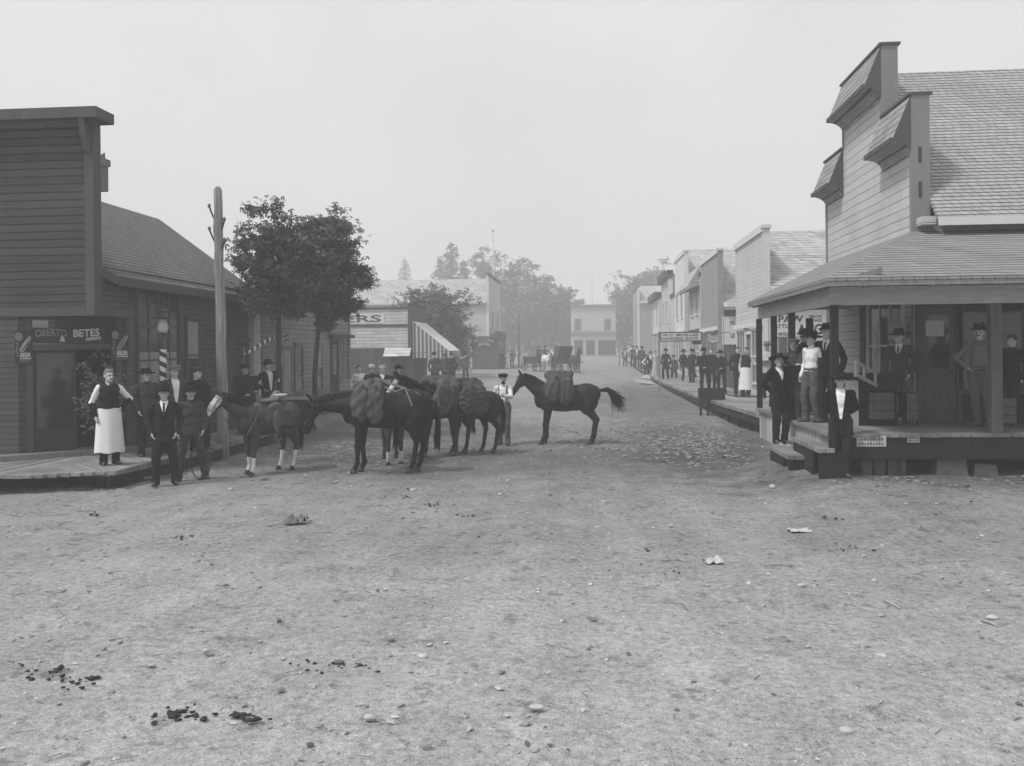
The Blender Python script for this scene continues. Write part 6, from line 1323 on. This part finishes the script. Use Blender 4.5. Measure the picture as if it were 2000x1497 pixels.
P('dark-coated man standing under the awning, nearest the shop wall', at_(849,40,.45), fc(849,10), 1.78, near=False, coat='cloth_worn', group='men under the awning')
P('left man of the close pair under the awning', at_(869,37,.45), fc(869,-10), 1.72, near=False, coat='cloth_worn', group='men under the awning')
P('right man of the close pair under the awning', at_(882,37,.45), fc(882,10), 1.74, near=False, coat='cloth_dark', group='men under the awning')
P('man in a hat walking just past the rough pole by the awning', at_(909,29), fc(909), 1.76, near=False, coat='cloth_mid', group='far people')
P('horse handler in a cap, white shirt and suspenders', tuple(onG(984,868)), fc(984,-12), 1.72, coat=None, shirt='cloth_white', sus=True, hat='cap', al='hang', ar='fwd', mous='beard', look=15, pants='cloth_mid', belt=True, feet=((-.10,.03,0),(.12,-.08,0)))
P('woman in a long white dress by the far saloon', at_(991,20.5), fc(991), 1.66, near=False, coat=None, shirt='cloth_white', skirt='cloth_white', hat=None)
P('dark-suited man just left of the woman in white', at_(981,20.5), fc(981), 1.72, near=False, coat='cloth_dark', group='far people')
P('man in dark clothes just right of the woman in white', at_(1000,20.), fc(1000), 1.70, near=False, coat='cloth_mid', group='far people')
P('man in a vest walking alone by the thin right-hand pole', at_(1221,20.), fc(1221), 1.72, near=False, coat='cloth_mid', shirt='cloth_white', openc=True, hat='fedora', group='far people')
P('first man of the far boardwalk group on the right', at_(1236,23.,.85), fc(1236,10), 1.74, near=False, coat='cloth_worn', group='far people')
P('second man of the far boardwalk group, white shirt open', at_(1244,24,.83), fc(1244), 1.72, near=False, coat='cloth_mid', shirt='cloth_white', openc=True, group='far people')
P('third man of the far boardwalk group, turned away', at_(1254,26,.8), fc(1254,150), 1.70, near=False, coat='cloth_worn', group='far people')
P('boy in white shirt with arms akimbo beside the aproned figure', at_(1264,29,gz(60)), fc(1264), 1.58, near=False, coat=None, shirt='cloth_white', hat='cap', al='hip', ar='hip', sus=True)
P('tall man in a hat and white collar behind the akimbo boy', at_(1270,30,gz(58)+.02), fc(1270), 1.78, near=False, coat='cloth_dark', shirt='cloth_white')
P('figure in a long pale coat and apron on the right boardwalk', at_(1280,31,.56), fc(1280), 1.66, near=False, coat='cloth_pale', long=.6, skirt='cloth_pale', hat=None, al='back', ar='back')
P('man in a long dark coat standing behind the harness sign post', at_(1300,34,.56), fc(1300,-20), 1.74, near=False, coat='cloth_black', long=.6)
P('man seated low on the walk behind the striding man', at_(1316,33,.3), fc(1316,20), 1.62, near=False, coat='cloth_mid')
P('man in a wide hat with one leg raised sideways on the boardwalk', at_(1335,36,.55), fc(1335,50), 1.70, near=False, coat='cloth_black', hat='wide', al='pocket', ar='front', feet=((-.05,.03,0),(.45,-.45,.22)))
P('man in dark clothes leaning behind the raised leg', at_(1352,38,.55), fc(1352,-30), 1.72, near=False, coat='cloth_black')
P('broad man in the widest slouching hat behind the trough', at_(1376,49,.55), fc(1376), 1.76, coat='cloth_black', hat='wide', al='front', ar='front', bulk=1.18, mous='beard', hair='hair_grey')
P('bareheaded man half hidden behind the broad man', at_(1389,46,.55), fc(1389,20), 1.76, near=False, coat='cloth_dark', hat=None)
P('man in a round hat with hands clasped, right of the trough', at_(1409,48,.55), fc(1409,-6), 1.66, coat='cloth_black', hat='wide', hatmat='cloth_dark', al='front', ar='front', lean=-3)
P('bareheaded man in a dark coat beside the aproned shopkeeper', at_(1441,54,.6), fc(1441,20), 1.76, near=False, coat='cloth_dark', hat=None)
P('shopkeeper in vest and long white apron leaning by the white store', at_(1457,55,.6), fc(1457,-30), 1.74, coat=None, shirt='cloth_pale', vest='cloth_dark', apron='cloth_white', hat=None, al='pocket', ar='out', lean=2)
P('man in a flat pale hat half hidden by the thin porch post', at_(1499,62,.72), fc(1499,-20), 1.76, coat='cloth_pale', hat='straw', hatmat='cloth_grey', al='fold', ar='fold', near=False)
P('man in a dark suit with head bowed standing on the lower step', at_(1521,99,.42), fc(1521,28), 1.74, coat='cloth_black', shirt='cloth_white', hat='wide', al='back', ar='back', long=.74, nod=-16, look=-20, feet=((-.07,.02,0),(.09,-.03,0)))
P('man in a worn cap and overalls at the porch edge', at_(1551,98,DK), fc(1551,-14), 1.58, coat='cloth_worn', hat='cap', hatmat='cloth_mid', al='fold', ar='fold', pants='cloth_worn', feet=((-.08,0,0),(.1,-.08,0)))
P('man in a tall dark hat standing behind the capped man on the porch', at_(1568,92,DK), fc(1568,-10), 1.78, coat='cloth_black', hat='fedora', al='hang', ar='hang')
P('moustached man in white shirt and big black hat at the porch edge', at_(1585,102,DK), fc(1585,-48), 1.70, coat=None, shirt='cloth_white', hat='wide', al='hang', ar='back', mous=True, look=-14, pants='cloth_mid', feet=((-.10,-.06,0),(.10,.05,0)), belt=True)
P('tall man in a black suit and fedora next to the corner porch post', at_(1616,103,DK), fc(1616,-22), 1.84, coat='cloth_black', shirt='cloth_white', tie=True, hat='fedora', hatmat='cloth_dark', al='hang', ar='hang', look=-12, feet=((-.08,0,0),(.09,.04,0)))
P('grinning youth in a dark jacket and open white collar before the porch', onG(1643,930), fc(1643,2), 1.68, coat='cloth_black', shirt='cloth_white', openc=True, hat='slouch', al='back', ar='back', long=.70, nod=6, feet=((-.13,-.02,0),(.08,-.10,0)))
P('man in a dark suit and tie standing in the shade of the porch', at_(1757,105,DK), fc(1757,-14), 1.72, coat='cloth_worn', shirt='cloth_white', tie=True, hat='wide', al='hang', ar='pocket', look=-8, pants='cloth_mid')
P('mustached man in work shirt and hat lounging against the right porch post', at_(1913,111,DK), fc(1913,-8), 1.78, coat=None, shirt='cloth_grey', hat='fedora', hatmat='cloth_dark', al='hip', ar='low', mous=True, pants='cloth_mid', belt=True, feet=((-.02,-.05,0),(.16,-.02,0)))
P('figure in black clothes half cut off at the right edge of the porch', at_(1975,108,DK), fc(1975,-30), 1.62, coat='cloth_black', hat=None, near=False)
# rope loops hanging from the fourth man's hand
q = onG(388,938); m = MB(); 
for k_ in range(3): m.tube([(q.x+.16*math.cos(a)*(1+.1*k_)+.02*k_, q.y+.04*math.sin(a*2), .30+.27*math.sin(a)*(1+.06*k_)) for a in [2*math.pi*i/24 for i in range(25)]], .011, n=6, caps=False)
m.tube([(q.x,q.y,.55),(q.x+.03,q.y,.85)],.011,n=6)
solo(m,'coiled_rope','leather','coiled dark rope hanging beside the man with legs apart','rope', smooth=True, org=q)
# ------------------------------------------------------------ horses
h1 = horse('saddled horse with white face and pale legs beside the rough pole', tuple(onG(524,922)), R(60), .90, 'horse_bay', poll=(-1.12,0,1.68), muzzle=(-1.40,0,1.24), fore=((-.50,0),(-.38,0)), hind=((.60,0),(.48,0)), socks=(.36,.36,.42,.42), blaze='wide', twist=-22)
o = place_on(h1, thing('saddle', 'stock saddle with horn and saddlebags on the white-faced horse', 'saddle', (0,0,0)))
b = Blob(); b.ell((-.02,0,1.53),(.26,.20,.06)); b.cap((.20,-.13,1.58),(.20,.13,1.58),.05,.05); b.cap((.2,0,1.56),(.25,0,1.66),.12,.09); b.cap((-.22,0,1.54),(-.28,0,1.70),.07,.035); b.ell((-.29,0,1.74),(.06,.06,.028))
for sy in (-1,1): b.ell((-.02,sy*.26,1.32),(.22,.05,.20)); b.ell((-.05,sy*.34,1.10),(.11,.025,.22))
link('seat', b.mesh('seat', .016, 3, .006, 8, 3), 'leather_pale', o)
b = Blob(); b.cap((-.30,0,1.38),(.34,0,1.40),.13,.13)
for sy in (-1,1): b.ell((.02,sy*.29,1.22),(.36,.035,.26)); b.ell((.40,sy*.28,1.22),(.22,.07,.28))
link('saddle_blanket', b.mesh('saddle_blanket', .018, 3, .012, 6, 5), 'canvas', o)
for sy in (-1,1): m = MB(); m.tube([(-.05,sy*.37,.95),(-.05,sy*.38,.82)],.02,n=6); m.box(-.12,.02,sy*.38-.05,sy*.38+.05,.70,.74); m.box(-.12,-.10,sy*.38-.04,sy*.38+.04,.74,.84); m.box(0,.02,sy*.38-.04,sy*.38+.04,.74,.84); m.build('stirrup', 'leather_pale', o, local=True)
m = MB(); m.lathe([(.001,0),(.13,.01),(.15,.05),(.12,.07),(.001,.075)], c=(.30,-.06,1.60), n=18, sx=1.1); m.build('bedroll_dish', 'cloth_pale', o, smooth=True, local=True)
pt = h1
m = MB(); m.tube([(-1.30,-.25,1.25),(-1.1,-.30,.95),(-.75,-.24,.85),(-.55,-.27,1.15),(-.35,-.20,1.45)], .009, n=5); m.build('reins', 'leather', h1, local=True)
h2 = horse('big black packhorse standing broadside with lowered head', tuple(onG(754,922)), R(8), 1.06, 'horse_black', poll=(-1.27,0,1.30), muzzle=(-1.42,0,.74), fore=((-.50,0),(-.40,0)), hind=((.50,0),(.62,0)), tail='down')
p2 = pack(h2, 'canvas-wrapped pack with hanging flaps on the black packhorse', -.56, -.02, 1.60, .98, 'canvas', 4)
m = MB(); m.beam((-.18,-.05,1.70),(.38,-.02,1.50),.05,.045); m.beam((-.30,.05,1.66),(.10,.10,1.64),.06,.05); m.tube([(.0,-.1,1.54),(.2,-.20,1.46),(.36,-.1,1.52)],.014,n=6); m.build('packsaddle_frame', 'rope', p2, local=True)
m = MB(); m.tube([(.36,-.02,1.50),(.42,-.20,1.40),(.50,-.285,1.2)],.012,n=5); m.tube([(.36,0,1.5),(.6,-.16,1.42),(.80,-.12,1.25)],.011,n=5); m.build('crupper_strap', 'rope', p2, local=True)
h3 = horse('dark packhorse with a white blaze and raised head behind the black one', tuple(onG(862,888)), R(48), 1.0, 'horse_black', poll=(-1.10,0,1.72), muzzle=(-1.42,0,1.30), fore=((-.52,0),(-.42,0)), hind=((.62,0),(.50,0)), blaze=True, twist=-8)
pack(h3, 'tall rounded canvas pack on the blaze-faced horse', -.45, .30, 1.70, .92, 'canvas', 11)
h4 = horse('dark packhorse half hidden behind the other packs, rump to the handler', tuple(onG(920,886)), R(40), .94, 'horse_dark', poll=(-1.12,0,1.62), muzzle=(-1.42,0,1.20), fore=((-.50,0),(-.36,0)), hind=((.62,0),(.46,0)))
pack(h4, 'dark canvas pack roped high on the horse next to the handler', -.50, .26, 1.72, 1.0, 'canvas_dark', 17, lift=.05)
h5 = horse('dark packhorse on the right standing broadside with its tail blown out', tuple(onG(1106,867)), R(2), 1.0, 'horse_dark', poll=(-1.06,0,1.66), muzzle=(-1.34,0,1.22), fore=((-.55,0),(-.47,0)), hind=((.64,0),(.70,0)), tail='blown', crest=False)
pack(h5, 'upright canvas pack on the horse standing at the right', -.48, .16, 1.74, 1.04, 'canvas', 23)
h6 = horse('grazing horse hidden behind the black packhorse, only its legs showing', tuple(onG(766,901)), R(-72), .92, 'horse_bay', poll=(-1.30,0,1.0), muzzle=(-1.45,0,.50), fore=((-.50,0),(-.42,0)), hind=((.62,0),(.55,0)), socks=(0,0,.3,.3), vox=.02)
# ------------------------------------------------------------ wagon and buggy far down the street
def wheel(e, x, y, r, n=12, name='wheel'):
    m = MB(); 
    m.tube([(x, y+r*math.cos(a), r+r*math.sin(a)) for a in [2*math.pi*i/28 for i in range(29)]], .035, n=5, caps=False)
    for i in range(n): a = 2*math.pi*i/n; m.tube([(x,y,r),(x,y+r*.97*math.cos(a),r+r*.97*math.sin(a))], .02, n=4)
    m.tube([(x-.12,y,r),(x+.12,y,r)], .08, n=8); m.build(name, 'wood_dark', e, local=True)
q = at_(1052,22.5); e = thing('wagon', 'open farm wagon carrying two men, coming up the hazy street', 'wagon', q, R(26)); 
for sx in (-.85,.85):
    wheel(e, sx, -1.1, .50); wheel(e, sx, 1.2, .65)
m = MB(); m.box(-.65,.65,-1.5,1.9,.72,.80); m.box(-.65,-.60,-1.5,1.9,.80,1.25); m.box(.60,.65,-1.5,1.9,.80,1.25); m.box(-.6,.6,-1.5,-1.45,.80,1.15); m.build('wagon_box', 'wood_dark', e, local=True)
m = MB(); m.box(-.6,.6,-1.1,-.7,1.25,1.32); m.build('seat', 'wood_dark', e, local=True); m = MB(); m.tube([(0,-1.5,.6),(0,-3.8,.8)],.05,n=6); m.tube([(-.85,-1.1,.5),(.85,-1.1,.5)],.05,n=6); m.tube([(-.85,1.2,.65),(.85,1.2,.65)],.05,n=6); m.build('pole_and_axles','wood_dark',e,local=True)
for dx, lab in ((-.3,'left driver in a hat sitting on the far wagon'),(.32,'right passenger in a hat sitting on the far wagon')):
    c, s = math.cos(R(26)), math.sin(R(26)); x, y = dx, -.75
    P(lab, (q[0]+x*c-y*s, q[1]+x*s+y*c, q[2]+.42), R(26), 1.72, near=False, coat='cloth_worn', al='fwd', ar='fwd', hat='wide', feet=((-.14,-.45,.38),(.14,-.45,.38)), group='wagon riders')
for dx, lab, m_ in ((-.48,'pale harness horse pulling the wagon','horse_white'),(.48,'dark harness horse pulling the wagon','horse_dark')):
    c, s = math.cos(R(26)), math.sin(R(26)); x, y = dx, -2.9
    horse(lab, (q[0]+x*c-y*s, q[1]+x*s+y*c, q[2]), R(90+26), .95, m_, vox=.03, bridle=False, group='wagon team')
q = at_(1104,24); e = thing('buggy', 'one-horse buggy with raised dark hood on the far street', 'buggy', q, R(24))
for sx in (-.7,.7): wheel(e, sx, -.8, .52); wheel(e, sx, .8, .58)
m = MB(); m.box(-.5,.5,-.6,1.0,.72,.95); m.box(-.45,.45,.3,.9,.95,1.25); m.build('body', 'wood_dark', e, local=True)
m = MB(); m.ext([(-.58,-.35,2.15),(-.58,.75,2.22),(-.58,1.05,1.75),(-.58,1.0,1.15),(-.58,.5,1.15),(-.58,.1,1.45)], (.05,0,0)); m.ext([(.53,-.35,2.15),(.53,.75,2.22),(.53,1.05,1.75),(.53,1.0,1.15),(.53,.5,1.15),(.53,.1,1.45)], (.05,0,0)); m.ext([(-.53,-.35,2.15),(-.53,.75,2.22),(-.53,1.05,1.75),(-.53,1.0,1.15),(-.53,.96,1.15),(-.53,1.0,1.74),(-.53,.72,2.17),(-.53,-.35,2.10)], (1.06,0,0)); m.build('hood', 'leather', e, local=True)
m = MB(); m.tube([(-.4,-.7,.75),(-.4,-2.8,.9)],.03,n=5); m.tube([(.4,-.7,.75),(.4,-2.8,.9)],.03,n=5); m.build('shaft','wood_dark',e,local=True)
c, s = math.cos(R(24)), math.sin(R(24)); x, y = 0, -2.1
horse('bay horse with head high pulling the buggy', (q[0]+x*c-y*s, q[1]+x*s+y*c, q[2]), R(90+24), .98, 'horse_bay', vox=.03, bridle=False, poll=(-.95,0,2.0), muzzle=(-1.32,0,1.70))
# ------------------------------------------------------------ smoke haze lying over the street
m = MB(); m.box(-450,450,-70,700,-1.2,46); hz_ = m.build('haze', None); hz_['kind'] = 'stuff'
hm_ = bpy.data.materials.new('haze'); hm_.use_nodes = True; nt = hm_.node_tree; nt.nodes.clear(); vo = nt.nodes.new('ShaderNodeVolumePrincipled'); ou = nt.nodes.new('ShaderNodeOutputMaterial')
vo.inputs['Color'].default_value = (.95,.95,.95,1); vo.inputs['Density'].default_value = .0039; vo.inputs['Anisotropy'].default_value = .0
nt.links.new(vo.outputs[0], ou.inputs['Volume']); hz_.data.materials.append(hm_)
